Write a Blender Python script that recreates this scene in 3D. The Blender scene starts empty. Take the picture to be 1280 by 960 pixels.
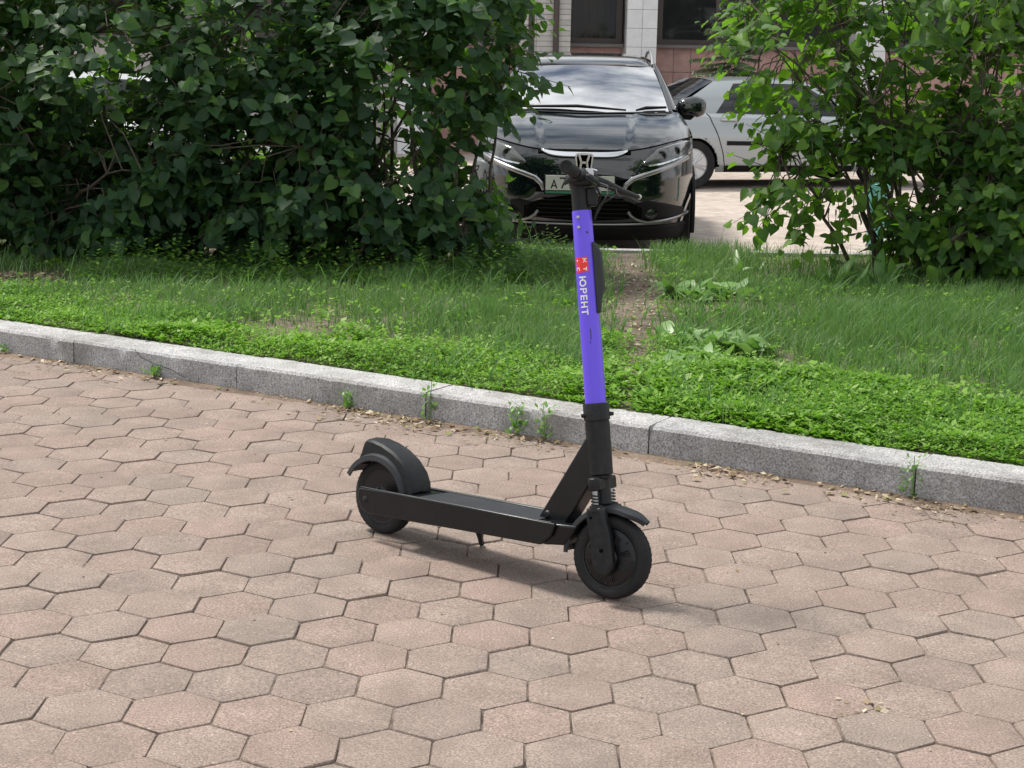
import bpy, bmesh, math, random
import numpy as np
from mathutils import Matrix, Vector, noise
from mathutils.bvhtree import BVHTree

random.seed(7)
RNG = np.random.default_rng(7)
R = math.radians
SC = bpy.context.scene
COL = SC.collection

# ------------------------------------------------------------------ camera
CAM_H = 1.447
cam = bpy.data.cameras.new('camera')
cam.sensor_width = 36.0
cam.lens = 36.0 * 1928.7 / 1280.0
cam.clip_end = 600.0
cam_ob = bpy.data.objects.new('camera', cam)
COL.objects.link(cam_ob)
cam_ob.matrix_world = (Matrix.Translation((0, 0, CAM_H)) @ Matrix.Rotation(math.pi / 2 - 0.20645, 4, 'X')
                       @ Matrix.Rotation(0.016752, 4, 'Z'))
SC.camera = cam_ob

# ------------------------------------------------------------------ world, sun, exposure
SUN_EL = R(60)
SUN_H = Vector((-0.80, 0.60, 0)).normalized()          # horizontal direction towards the sun
world = bpy.data.worlds.new('World')
SC.world = world
world.use_nodes = True
wt = world.node_tree
wt.nodes.clear()
w_out = wt.nodes.new('ShaderNodeOutputWorld')
w_bg = wt.nodes.new('ShaderNodeBackground')
w_sky = wt.nodes.new('ShaderNodeTexSky')
w_sky.sky_type = 'NISHITA'
w_sky.sun_disc = False
w_sky.sun_elevation = SUN_EL
w_sky.sun_rotation = math.atan2(SUN_H.x, SUN_H.y)
w_sky.dust_density = 1.5
w_tc = wt.nodes.new('ShaderNodeTexCoord')
w_map = wt.nodes.new('ShaderNodeMapping')
w_map.inputs['Scale'].default_value = (1.0, 1.0, 2.0)
w_no = wt.nodes.new('ShaderNodeTexNoise')
w_no.inputs['Scale'].default_value = 3.2
w_no.inputs['Detail'].default_value = 7
w_no.inputs['Roughness'].default_value = 0.55
w_rp = wt.nodes.new('ShaderNodeValToRGB')
w_rp.color_ramp.elements[0].position = 0.31
w_rp.color_ramp.elements[1].position = 0.53
w_mix = wt.nodes.new('ShaderNodeMixRGB')
w_mix.inputs['Color2'].default_value = (18.0, 18.5, 19.0, 1)      # bright cloud, same scale as the sky
wt.links.new(w_tc.outputs['Generated'], w_map.inputs['Vector'])
wt.links.new(w_map.outputs['Vector'], w_no.inputs['Vector'])
wt.links.new(w_no.outputs['Fac'], w_rp.inputs['Fac'])
wt.links.new(w_rp.outputs['Color'], w_mix.inputs['Fac'])
wt.links.new(w_sky.outputs['Color'], w_mix.inputs['Color1'])
wt.links.new(w_mix.outputs['Color'], w_bg.inputs['Color'])
w_bg.inputs['Strength'].default_value = 0.068
wt.links.new(w_bg.outputs['Background'], w_out.inputs['Surface'])

sun = bpy.data.lights.new('sun', 'SUN')
sun.energy = 5.0
sun.angle = R(11)
sun.color = (1.0, 0.95, 0.88)
sun_ob = bpy.data.objects.new('sun', sun)
COL.objects.link(sun_ob)
SUN_D = Vector((SUN_H.x * math.cos(SUN_EL), SUN_H.y * math.cos(SUN_EL), math.sin(SUN_EL)))
sun_ob.rotation_euler = SUN_D.to_track_quat('Z', 'Y').to_euler()
sun_ob.location = SUN_D * 40

SC.view_settings.view_transform = 'Standard'
SC.view_settings.look = 'None'
SC.view_settings.exposure = -0.12
SC.view_settings.gamma = 1.0
SC.view_settings.use_curve_mapping = False
SC.cycles.use_denoising = True
SC.cycles.max_bounces = 6
SC.cycles.transparent_max_bounces = 8


# ------------------------------------------------------------------ materials
def N(t, kind, **kw):
    n = t.nodes.new(kind)
    for k, v in kw.items():
        if k in n.inputs:
            n.inputs[k].default_value = v
        else:
            setattr(n, k, v)
    return n


def base_mat(name):
    m = bpy.data.materials.new(name)
    m.use_nodes = True
    t = m.node_tree
    p = t.nodes['Principled BSDF']
    return m, t, p


def plain(name, col, rough=0.5, metal=0.0, spec=0.5, coat=0.0, grime=0.0, gscale=20.0, bump=0.0, ior=None):
    """Plain colour with a little mottled wear and roughness variation."""
    m, t, p = base_mat(name)
    p.inputs['Base Color'].default_value = (*col, 1)
    p.inputs['Roughness'].default_value = rough
    p.inputs['Metallic'].default_value = metal
    p.inputs['Specular IOR Level'].default_value = spec
    p.inputs['Coat Weight'].default_value = coat
    p.inputs['Coat Roughness'].default_value = 0.03
    if ior:
        p.inputs['IOR'].default_value = ior
    if grime > 0 or bump > 0:
        tc = N(t, 'ShaderNodeTexCoord')
        no = N(t, 'ShaderNodeTexNoise', Scale=gscale, Detail=6.0, Roughness=0.62)
        t.links.new(tc.outputs['Object'], no.inputs['Vector'])
    if grime > 0:
        rp = N(t, 'ShaderNodeValToRGB')
        rp.color_ramp.elements[0].position = 0.45
        rp.color_ramp.elements[1].position = 0.8
        rp.color_ramp.elements[0].color = (*col, 1)
        d = [c * (1 - grime) + g * grime for c, g in zip(col, (0.30, 0.27, 0.23))]
        rp.color_ramp.elements[1].color = (*d, 1)
        t.links.new(no.outputs['Fac'], rp.inputs['Fac'])
        t.links.new(rp.outputs['Color'], p.inputs['Base Color'])
        mr = N(t, 'ShaderNodeMapRange')
        mr.inputs['To Min'].default_value = max(0.02, rough - 0.1)
        mr.inputs['To Max'].default_value = min(1, rough + 0.2)
        t.links.new(no.outputs['Fac'], mr.inputs['Value'])
        t.links.new(mr.outputs['Result'], p.inputs['Roughness'])
    if bump > 0:
        bm_ = N(t, 'ShaderNodeBump', Strength=bump)
        bm_.inputs['Distance'].default_value = 0.002
        no2 = N(t, 'ShaderNodeTexNoise', Scale=gscale * 12, Detail=3.0)
        t.links.new(tc.outputs['Object'], no2.inputs['Vector'])
        t.links.new(no2.outputs['Fac'], bm_.inputs['Height'])
        t.links.new(bm_.outputs['Normal'], p.inputs['Normal'])
    return m


def rnd_socket(t):
    """0..1 per object plus per piece ('rnd' attribute) variation."""
    oi = N(t, 'ShaderNodeObjectInfo')
    at = N(t, 'ShaderNodeAttribute', attribute_name='rnd')
    ad = N(t, 'ShaderNodeMath', operation='ADD')
    fr = N(t, 'ShaderNodeMath', operation='FRACT')
    t.links.new(oi.outputs['Random'], ad.inputs[0])
    t.links.new(at.outputs['Fac'], ad.inputs[1])
    t.links.new(ad.outputs[0], fr.inputs[0])
    return fr.outputs[0]


def ramp(t, fac, stops):
    rp = N(t, 'ShaderNodeValToRGB')
    el = rp.color_ramp.elements
    while len(el) < len(stops):
        el.new(0.5)
    for e, (pos, c) in zip(el, stops):
        e.position = pos
        e.color = (*c, 1)
    t.links.new(fac, rp.inputs['Fac'])
    return rp.outputs['Color']


def mixc(t, mode, fac, a, b):
    mx = N(t, 'ShaderNodeMixRGB', blend_type=mode)
    for s, v in (('Fac', fac), ('Color1', a), ('Color2', b)):
        if isinstance(v, (int, float)):
            mx.inputs[s].default_value = v
        elif isinstance(v, tuple):
            mx.inputs[s].default_value = (*v, 1)
        else:
            t.links.new(v, mx.inputs[s])
    return mx.outputs['Color']


def stone_mat(name, stops, speck=0.35, speck_scale=330, blotch=0.25, rough=0.85, bump=0.5, stain=None):
    """Concrete / granite: per-piece tint, blotches, light and dark grains."""
    m, t, p = base_mat(name)
    geo = N(t, 'ShaderNodeNewGeometry')
    col = ramp(t, rnd_socket(t), stops)
    n1 = N(t, 'ShaderNodeTexNoise', Scale=7.0, Detail=5.0, Roughness=0.6)
    t.links.new(geo.outputs['Position'], n1.inputs['Vector'])
    bl = ramp(t, n1.outputs['Fac'], [(0.3, (1 - blotch,) * 3), (0.7, (1 + blotch * 0.35,) * 3)])
    col = mixc(t, 'MULTIPLY', 1.0, col, bl)
    n2 = N(t, 'ShaderNodeTexNoise', Scale=speck_scale, Detail=2.0, Roughness=0.7)
    t.links.new(geo.outputs['Position'], n2.inputs['Vector'])
    sp = ramp(t, n2.outputs['Fac'], [(0.28, (1 - speck,) * 3), (0.5, (1, 1, 1)), (0.72, (1 + speck,) * 3)])
    col = mixc(t, 'MULTIPLY', 1.0, col, sp)
    vo = N(t, 'ShaderNodeTexVoronoi', Scale=speck_scale * 0.33)
    t.links.new(geo.outputs['Position'], vo.inputs['Vector'])
    gr = ramp(t, vo.outputs['Distance'], [(0.0, (1, 1, 1)), (0.13, (1, 1, 1)), (0.2, (0, 0, 0))])
    wn = N(t, 'ShaderNodeMath', operation='GREATER_THAN')
    sepc = N(t, 'ShaderNodeSeparateColor')
    t.links.new(vo.outputs['Color'], sepc.inputs[0])
    t.links.new(sepc.outputs[0], wn.inputs[0])
    wn.inputs[1].default_value = 0.72
    gm = N(t, 'ShaderNodeMath', operation='MULTIPLY')
    t.links.new(gr, gm.inputs[0])
    t.links.new(wn.outputs[0], gm.inputs[1])
    gs = N(t, 'ShaderNodeMath', operation='MULTIPLY')
    t.links.new(gm.outputs[0], gs.inputs[0])
    gs.inputs[1].default_value = 0.35
    col = mixc(t, 'MIX', gs.outputs[0], col, (0.62, 0.58, 0.53))
    if stain:
        n3 = N(t, 'ShaderNodeTexNoise', Scale=2.2, Detail=8.0, Roughness=0.7)
        t.links.new(geo.outputs['Position'], n3.inputs['Vector'])
        st = ramp(t, n3.outputs['Fac'], [(0.47, (0, 0, 0)), (0.72, (1, 1, 1))])
        sm = N(t, 'ShaderNodeMath', operation='MULTIPLY')
        t.links.new(st, sm.inputs[0])
        sm.inputs[1].default_value = stain[1]
        col = mixc(t, 'MIX', sm.outputs[0], col, stain[0])
    t.links.new(col, p.inputs['Base Color'])
    p.inputs['Roughness'].default_value = rough
    p.inputs['Specular IOR Level'].default_value = 0.3
    b = N(t, 'ShaderNodeBump', Strength=bump)
    b.inputs['Distance'].default_value = 0.0015
    n4 = N(t, 'ShaderNodeTexNoise', Scale=speck_scale * 0.8, Detail=3.0)
    t.links.new(geo.outputs['Position'], n4.inputs['Vector'])
    t.links.new(n4.outputs['Fac'], b.inputs['Height'])
    t.links.new(b.outputs['Normal'], p.inputs['Normal'])
    return m


def leaf_mat(name, stops, trans=(0.16, 0.36, 0.03), fac=0.35, rough=0.45, spec=0.5):
    m, t, p = base_mat(name)
    col = ramp(t, rnd_socket(t), stops)
    t.links.new(col, p.inputs['Base Color'])
    p.inputs['Roughness'].default_value = rough
    p.inputs['Specular IOR Level'].default_value = spec
    tl = N(t, 'ShaderNodeBsdfTranslucent')
    tcol = mixc(t, 'MIX', 0.7, col, trans)
    t.links.new(tcol, tl.inputs['Color'])
    mx = N(t, 'ShaderNodeMixShader')
    mx.inputs['Fac'].default_value = fac
    out = t.nodes['Material Output']
    t.links.new(p.outputs[0], mx.inputs[1])
    t.links.new(tl.outputs[0], mx.inputs[2])
    t.links.new(mx.outputs[0], out.inputs['Surface'])
    return m


MT = {}
MT['paver'] = stone_mat('concrete_paver', [(0.0, (0.258, 0.196, 0.166)), (0.2, (0.272, 0.205, 0.173)), (0.4, (0.264, 0.209, 0.177)),
                                           (0.6, (0.280, 0.217, 0.183)), (0.8, (0.256, 0.207, 0.176)), (1.0, (0.243, 0.190, 0.162))],
                        speck=0.5, speck_scale=190, blotch=0.22, stain=((0.16, 0.13, 0.11), 0.5))
MT['sand'] = stone_mat('joint_sand', [(0, (0.06, 0.048, 0.038)), (1, (0.07, 0.055, 0.043))], speck=0.6, speck_scale=240, blotch=0.45, rough=0.95)
_t = MT['sand'].node_tree
_p = _t.nodes['Principled BSDF']
_old = _p.inputs['Base Color'].links[0].from_socket
_g = N(_t, 'ShaderNodeNewGeometry')
_n = N(_t, 'ShaderNodeTexNoise', Scale=11.0, Detail=5.0, Roughness=0.7)
_t.links.new(_g.outputs['Position'], _n.inputs['Vector'])
_f = ramp(_t, _n.outputs['Fac'], [(0.42, (0, 0, 0)), (0.58, (1, 1, 1))])
_t.links.new(mixc(_t, 'MIX', _f, _old, (0.20, 0.158, 0.13)), _p.inputs['Base Color'])
MT['granite'] = stone_mat('granite_kerb', [(0, (0.36, 0.36, 0.36)), (0.5, (0.42, 0.42, 0.415)), (1, (0.39, 0.385, 0.38))],
                          speck=0.65, speck_scale=140, blotch=0.28, rough=0.8, bump=0.7, stain=((0.13, 0.115, 0.10), 0.75))
MT['lot'] = stone_mat('parking_concrete', [(0, (0.46, 0.40, 0.35)), (1, (0.48, 0.41, 0.36))], speck=0.25, speck_scale=60, blotch=0.3, rough=0.9,
                      stain=((0.22, 0.19, 0.17), 0.5))
MT['soil'] = stone_mat('soil', [(0, (0.135, 0.105, 0.084)), (1, (0.145, 0.112, 0.088))], speck=0.6, speck_scale=120, blotch=0.5, rough=0.95, bump=1.0,
                       stain=((0.27, 0.22, 0.175), 0.75))
MT['dirt'] = stone_mat('dirt', [(0, (0.20, 0.15, 0.115)), (1, (0.22, 0.16, 0.12))], speck=0.6, speck_scale=260, blotch=0.5, rough=0.95, bump=1.0,
                       stain=((0.10, 0.075, 0.055), 0.7))
MT['pink'] = stone_mat('pink_stone', [(0, (0.40, 0.24, 0.21)), (0.5, (0.45, 0.28, 0.25)), (1, (0.37, 0.235, 0.21))], speck=0.15, speck_scale=60, blotch=0.25, rough=0.6)
MT['column'] = stone_mat('pale_column_tile', [(0, (0.68, 0.69, 0.70)), (1, (0.74, 0.75, 0.76))], speck=0.05, speck_scale=60, blotch=0.1, rough=0.45)
MT['greytile'] = stone_mat('grey_tile', [(0, (0.46, 0.45, 0.43)), (1, (0.55, 0.54, 0.51))], speck=0.08, speck_scale=60, blotch=0.2, rough=0.6)
MT['render'] = stone_mat('wall_render', [(0, (0.45, 0.43, 0.41)), (1, (0.46, 0.44, 0.42))], speck=0.1, speck_scale=60, blotch=0.15)
MT['grout'] = plain('grout', (0.16, 0.15, 0.145), 0.9)
MT['frame'] = plain('brown_frame', (0.055, 0.04, 0.035), 0.4)
MT['winglass'] = plain('window_glass', (0.012, 0.014, 0.016), 0.04, spec=0.9)
_m, _t, _p = base_mat('clear_window')
_p.inputs['Base Color'].default_value = (0.02, 0.022, 0.024, 1)
_p.inputs['Roughness'].default_value = 0.03
_tr = N(_t, 'ShaderNodeBsdfTransparent')
_tr.inputs['Color'].default_value = (0.8, 0.82, 0.82, 1)
_mx = N(_t, 'ShaderNodeMixShader')
_mx.inputs['Fac'].default_value = 0.62
_t.links.new(_p.outputs[0], _mx.inputs[1])
_t.links.new(_tr.outputs[0], _mx.inputs[2])
_t.links.new(_mx.outputs[0], _t.nodes['Material Output'].inputs['Surface'])
MT['clearglass'] = _m
MT['curtain_and_reflection'] = plain('curtain_and_reflection', (0.33, 0.20, 0.13), 0.9, grime=0.2, gscale=3)  # tan of a reflected building, put into the colour of a sheet
MT['leaf'] = leaf_mat('shrub_leaf', [(0, (0.023, 0.060, 0.031)), (0.45, (0.033, 0.080, 0.036)), (0.8, (0.052, 0.120, 0.036)), (1, (0.10, 0.20, 0.045))],
                      trans=(0.15, 0.36, 0.02), fac=0.38, rough=0.55, spec=0.38)
MT['leaf_r'] = leaf_mat('open_shrub_leaf', [(0, (0.038, 0.095, 0.030)), (0.4, (0.062, 0.140, 0.032)), (0.7, (0.10, 0.20, 0.032)), (1, (0.16, 0.29, 0.04))],
                        trans=(0.22, 0.50, 0.015), fac=0.46, rough=0.55, spec=0.35)
MT['leaf_m'] = leaf_mat('drooping_leaf', [(0, (0.05, 0.12, 0.03)), (1, (0.10, 0.19, 0.045))], trans=(0.2, 0.4, 0.03), fac=0.4)
MT['needle'] = leaf_mat('needles', [(0, (0.10, 0.15, 0.085)), (1, (0.19, 0.23, 0.14))], trans=(0.1, 0.16, 0.05), fac=0.15)
MT['grass'] = leaf_mat('grass_blade', [(0, (0.065, 0.15, 0.045)), (0.4, (0.105, 0.22, 0.06)), (0.7, (0.15, 0.28, 0.075)), (0.9, (0.21, 0.33, 0.13)), (1, (0.42, 0.44, 0.27))],
                       trans=(0.17, 0.36, 0.06), fac=0.35, rough=0.55, spec=0.3)
MT['clover'] = leaf_mat('ground_cover', [(0, (0.075, 0.18, 0.018)), (0.4, (0.13, 0.29, 0.022)), (0.8, (0.20, 0.38, 0.035)), (1, (0.32, 0.46, 0.15))],
                        trans=(0.22, 0.50, 0.02), fac=0.38, rough=0.55, spec=0.22)
MT['weed'] = leaf_mat('weed_leaf', [(0, (0.10, 0.22, 0.05)), (0.6, (0.16, 0.31, 0.075)), (1, (0.27, 0.40, 0.17))], trans=(0.22, 0.46, 0.05), fac=0.33, rough=0.4)
MT['litter'] = leaf_mat('dry_litter', [(0, (0.30, 0.22, 0.14)), (0.3, (0.42, 0.34, 0.23)), (0.5, (0.60, 0.53, 0.41)), (0.62, (0.16, 0.11, 0.07)), (0.85, (0.25, 0.18, 0.11)), (1, (0.2, 0.25, 0.08))],
                        trans=(0.5, 0.4, 0.25), fac=0.15, rough=0.8, spec=0.2)
MT['bark'] = plain('bark', (0.075, 0.058, 0.045), 0.9, grime=0.3, gscale=30, bump=0.4)
MT['blackplastic'] = plain('black_plastic', (0.0065, 0.0075, 0.009), 0.42, spec=0.32, grime=0.06, gscale=45, bump=0.15)
MT['greyplastic'] = plain('grey_black_plastic', (0.020, 0.023, 0.028), 0.48, spec=0.4, grime=0.05, gscale=14, bump=0.2)
MT['blackpaint'] = plain('black_metal_paint', (0.004, 0.005, 0.0065), 0.24, spec=0.4, grime=0.008, gscale=9)
MT['rubber'] = plain('tyre_rubber', (0.011, 0.0115, 0.013), 0.7, spec=0.35, grime=0.07, gscale=10, bump=0.5)
MT['chrome'] = plain('chrome', (0.72, 0.73, 0.75), 0.14, metal=1.0)
MT['satin'] = plain('satin_trim', (0.34, 0.345, 0.35), 0.35, metal=1.0)
MT['steel'] = plain('dull_steel', (0.46, 0.46, 0.47), 0.3, metal=1.0)
MT['purple'] = plain('purple_paint', (0.135, 0.075, 0.78), 0.34, coat=0.15, grime=0.03, gscale=18)
MT['white'] = plain('white_print', (0.80, 0.80, 0.80), 0.5)
MT['red'] = plain('red_sticker', (0.80, 0.025, 0.035), 0.4)
MT['carpaint'] = plain('black_car_paint', (0.004, 0.008, 0.009), 0.16, coat=1.0, spec=0.1)
MT['carpaint'].node_tree.nodes['Principled BSDF'].inputs['Coat IOR'].default_value = 1.75
MT['carplastic'] = plain('unpainted_trim', (0.007, 0.007, 0.0075), 0.6, spec=0.2)
MT['carglass'] = plain('car_glass', (0.02, 0.024, 0.026), 0.02, ior=4.0, spec=1.0)
MT['darkglass'] = plain('tinted_glass', (0.008, 0.009, 0.01), 0.03, spec=0.7)
MT['lens'] = plain('headlight_lens', (0.055, 0.06, 0.058), 0.06, coat=1.0, grime=0.2, gscale=9)
MT['taillens'] = plain('dark_tail_lens', (0.05, 0.008, 0.008), 0.25)
MT['lamp'] = plain('lamp_reflector', (0.5, 0.5, 0.5), 0.12, metal=1.0)
MT['dark'] = plain('dark_recess', (0.003, 0.003, 0.003), 0.8, spec=0.05)
MT['plate'] = plain('number_plate', (0.56, 0.56, 0.50), 0.5, grime=0.15, gscale=5)
MT['black_print'] = plain('black_print', (0.01, 0.01, 0.01), 0.6)
MT['green'] = plain('green_strip', (0.03, 0.16, 0.09), 0.5)
MT['silver'] = plain('silver_car_paint', (0.36, 0.39, 0.405), 0.3, metal=0.45, coat=0.7)
MT['silver_ground_tint'] = plain('ground_reflection_paint', (0.40, 0.38, 0.34), 0.4, metal=0.3, coat=0.5)  # beige ground reflection on the silver body put into a colour; unused
MT['whitecar'] = plain('white_car_paint', (0.72, 0.74, 0.76), 0.3, coat=0.8)
MT['turquoise'] = plain('turquoise_paint', (0.13, 0.42, 0.36), 0.45, grime=0.15, gscale=8)
MT['alloy'] = plain('alloy_wheel', (0.55, 0.56, 0.57), 0.35, metal=0.7)


# ------------------------------------------------------------------ mesh helpers
def link(o, parent=None):
    COL.objects.link(o)
    if parent is not None:
        o.parent = parent
    return o


def tag(o, label=None, category=None, group=None, kind=None):
    for k, v in (('label', label), ('category', category), ('group', group), ('kind', kind)):
        if v:
            o[k] = v
    return o


def thing(name, label, category, loc=(0, 0, 0), rz=0.0, group=None, mat=None):
    o = bpy.data.objects.new(name, None)
    o.empty_display_size = 0.1
    link(o)
    if mat is not None:
        o.matrix_world = mat
    else:
        o.location = loc
        o.rotation_euler = (0, 0, rz)
    return tag(o, label, category, group)


class MB:
    """Collects shapes; build() links them as ONE mesh object."""

    def __init__(self, xf=None):
        self.v = []
        self.f = []
        self.xf = xf

    def add(self, verts, faces):
        o = len(self.v)
        for p in verts:
            p = Vector(p)
            if self.xf is not None:
                p = self.xf(p)
            self.v.append(tuple(p))
        for f in faces:
            self.f.append(tuple(i + o for i in f))
        return self

    def box(self, c, s, rot=None):
        c = Vector(c)
        vs = []
        for x in (-1, 1):
            for y in (-1, 1):
                for z in (-1, 1):
                    q = Vector((x * s[0] / 2, y * s[1] / 2, z * s[2] / 2))
                    if rot is not None:
                        q = rot @ q
                    vs.append(c + q)
        return self.add(vs, [(0, 1, 3, 2), (4, 6, 7, 5), (0, 4, 5, 1), (2, 3, 7, 6), (0, 2, 6, 4), (1, 5, 7, 3)])

    def prism(self, poly, vec):
        """Closed polygon of 3-D points extruded along vec."""
        n = len(poly)
        vec = Vector(vec)
        vs = [Vector(p) for p in poly] + [Vector(p) + vec for p in poly]
        fs = [tuple(range(n)), tuple(range(2 * n - 1, n - 1, -1))]
        fs += [(i, (i + 1) % n, n + (i + 1) % n, n + i) for i in range(n)]
        return self.add(vs, fs)

    def tube(self, path, rad, n=10, caps=True):
        path = [Vector(p) for p in path]
        if isinstance(rad, (int, float)):
            rad = [rad] * len(path)
        t0 = (path[1] - path[0]).normalized()
        a = t0.orthogonal().normalized()
        vs = []
        for i, p in enumerate(path):
            t = (path[min(i + 1, len(path) - 1)] - path[max(i - 1, 0)]).normalized()
            a = (a - t * a.dot(t)).normalized()
            b = t.cross(a)
            for k in range(n):
                q = 2 * math.pi * k / n
                vs.append(p + (a * math.cos(q) + b * math.sin(q)) * rad[i])
        fs = []
        for i in range(len(path) - 1):
            for k in range(n):
                k2 = (k + 1) % n
                fs.append((i * n + k, i * n + k2, (i + 1) * n + k2, (i + 1) * n + k))
        if caps:
            fs.append(tuple(range(n - 1, -1, -1)))
            fs.append(tuple((len(path) - 1) * n + k for k in range(n)))
        return self.add(vs, fs)

    def lathe(self, prof, o, d, n=32, closed=False):
        """prof: (radius, height along d) pairs turned round the axis o + d."""
        o = Vector(o)
        d = Vector(d).normalized()
        a = d.orthogonal().normalized()
        b = d.cross(a)
        m = len(prof)
        vs = []
        for k in range(n):
            q = 2 * math.pi * k / n
            e = a * math.cos(q) + b * math.sin(q)
            for r, h in prof:
                vs.append(o + e * r + d * h)
        fs = []
        for k in range(n):
            k2 = (k + 1) % n
            for j in range(m if closed else m - 1):
                j2 = (j + 1) % m
                fs.append((k * m + j, k2 * m + j, k2 * m + j2, k * m + j2))
        if not closed:
            if prof[0][0] > 1e-6:
                fs.append(tuple(k * m for k in range(n)))
            if prof[-1][0] > 1e-6:
                fs.append(tuple(k * m + m - 1 for k in range(n - 1, -1, -1)))
        return self.add(vs, fs)

    def patch(self, fn, nu, nv, keep=None):
        vs = [fn(i / nu, j / nv) for j in range(nv + 1) for i in range(nu + 1)]
        fs = []
        for j in range(nv):
            for i in range(nu):
                a = j * (nu + 1) + i
                q = (a, a + 1, a + nu + 2, a + nu + 1)
                if keep is None or keep([vs[k] for k in q]):
                    fs.append(q)
        return self.add(vs, fs)

    def stroke(self, pts, w, mapf, closed=False):
        """Flat pen stroke along 2-D points, mapped to 3-D by mapf(u, v)."""
        pts = [Vector(p) for p in pts]
        n = len(pts)
        L = []
        for i in range(n):
            a = pts[(i - 1) % n] if (closed or i > 0) else pts[i]
            b = pts[(i + 1) % n] if (closed or i < n - 1) else pts[i]
            d1 = (pts[i] - a)
            d2 = (b - pts[i])
            d1 = d1.normalized() if d1.length > 1e-9 else d2.normalized()
            d2 = d2.normalized() if d2.length > 1e-9 else d1
            nrm = Vector((-(d1 + d2).y, (d1 + d2).x))
            nrm = nrm.normalized() if nrm.length > 1e-6 else Vector((-d1.y, d1.x))
            k = 1 / max(0.45, nrm.dot(Vector((-d1.y, d1.x))))
            L.append((pts[i] + nrm * w / 2 * k, pts[i] - nrm * w / 2 * k))
        vs, fs = [], []
        segs = n if closed else n - 1
        for i in range(segs):
            (a0, a1), (b0, b1) = L[i], L[(i + 1) % n]
            m = max(1, int((b0 - a0).length / 0.006))
            for j in range(m):
                o = len(vs)
                for q in (j / m, (j + 1) / m):
                    vs += [mapf(*(a0.lerp(b0, q))), mapf(*(a1.lerp(b1, q)))]
                fs.append((o, o + 1, o + 3, o + 2))
        return self.add(vs, fs)

    def build(self, name, mat, parent=None, smooth=35, bevel=0.0, seg=2, merge=1e-5):
        me = bpy.data.meshes.new(name)
        me.from_pydata(self.v, [], self.f)
        bm = bmesh.new()
        bm.from_mesh(me)
        if merge:
            bmesh.ops.remove_doubles(bm, verts=bm.verts, dist=merge)
        bmesh.ops.recalc_face_normals(bm, faces=bm.faces)
        if smooth:
            for f in bm.faces:
                f.smooth = True
            for e in bm.edges:
                if len(e.link_faces) == 2 and e.calc_face_angle(0) > R(smooth):
                    e.smooth = False
        bm.to_mesh(me)
        bm.free()
        me.materials.append(MT[mat] if isinstance(mat, str) else mat)
        o = bpy.data.objects.new(name, me)
        link(o, parent)
        if bevel:
            md = o.modifiers.new('bevel', 'BEVEL')
            md.width = bevel
            md.segments = seg
            md.limit_method = 'ANGLE'
            md.angle_limit = R(32)
        return o


def tri_mesh(name, verts, tris, mat, rnd=None, smooth=False):
    """Fast mesh from numpy arrays of vertices and triangles; rnd: one value per vertex."""
    me = bpy.data.meshes.new(name)
    nv, nt = len(verts), len(tris)
    me.vertices.add(nv)
    me.vertices.foreach_set('co', np.ascontiguousarray(verts, dtype=np.float32).ravel())
    me.loops.add(nt * 3)
    me.loops.foreach_set('vertex_index', np.ascontiguousarray(tris, dtype=np.int32).ravel())
    me.polygons.add(nt)
    me.polygons.foreach_set('loop_start', np.arange(0, nt * 3, 3, dtype=np.int32))
    if smooth:
        me.polygons.foreach_set('use_smooth', np.ones(nt, dtype=bool))
    me.update(calc_edges=True)
    if rnd is not None:
        at = me.attributes.new('rnd', 'FLOAT', 'POINT')
        at.data.foreach_set('value', np.ascontiguousarray(rnd, dtype=np.float32))
    me.materials.append(MT[mat])
    return me


def mesh_obj(name, me, parent=None):
    return link(bpy.data.objects.new(name, me), parent)


def unparented_space(o, parent):
    """Child whose mesh is in world space, under a thing that stands elsewhere."""
    o.parent = parent
    o.matrix_parent_inverse = parent.matrix_basis.inverted()
    return o


# ------------------------------------------------------------------ setting: ground, lot, paving, kerb
K0 = Vector((0, 5.937))                       # kerb foot line
KD = Vector((0.856, -0.517)).normalized()     # along the kerb, to the right
KN = Vector((-KD.y, KD.x))                    # away from the camera
LOT_Z = -0.10


def kerb_dist(x, y):
    return (x - K0.x) * KN.x + (y - K0.y) * KN.y


def soil_z(x, y):
    d = kerb_dist(x, y)
    z = 0.108 - 0.014 * max(0.0, d - 1.0)
    z += 0.014 * noise.noise(Vector((x * 2.1, y * 2.1, 3.0)))
    return z


ground = MB().patch(lambda u, v: Vector((-220 + 440 * u, -180 + 440 * v, -0.135)), 8, 8).build('ground', 'lot', smooth=0)
tag(ground, kind='structure')
lot = MB().patch(lambda u, v: Vector((-40 + 80 * u, 11.3 + 28 * v, LOT_Z)), 8, 4).build('parking_lot', 'lot', smooth=0)
tag(lot, kind='structure')

# sand bed of the paving, with the hexagonal pavers as its pieces
bed_pts = [(-9, -2), (9, -2)]
sa, sb = K0 + KD * 10 + KN * 0.1, K0 - KD * 11 + KN * 0.1
paving = MB().add([(-9.6, -3, -0.0055), (sa.x, -3, -0.0055), (sa.x, sa.y, -0.0055), (sb.x, sb.y, -0.0055)], [(0, 1, 2, 3)]).build('paving', 'sand', smooth=0)
tag(paving, kind='structure')

PW = 0.2
PY = -0.02377
PE1 = Vector((math.cos(PY), math.sin(PY)))
PE2 = Vector((-PE1.y, PE1.x))
PO = Vector((-0.79549, 2.37327)) * CAM_H


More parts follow.
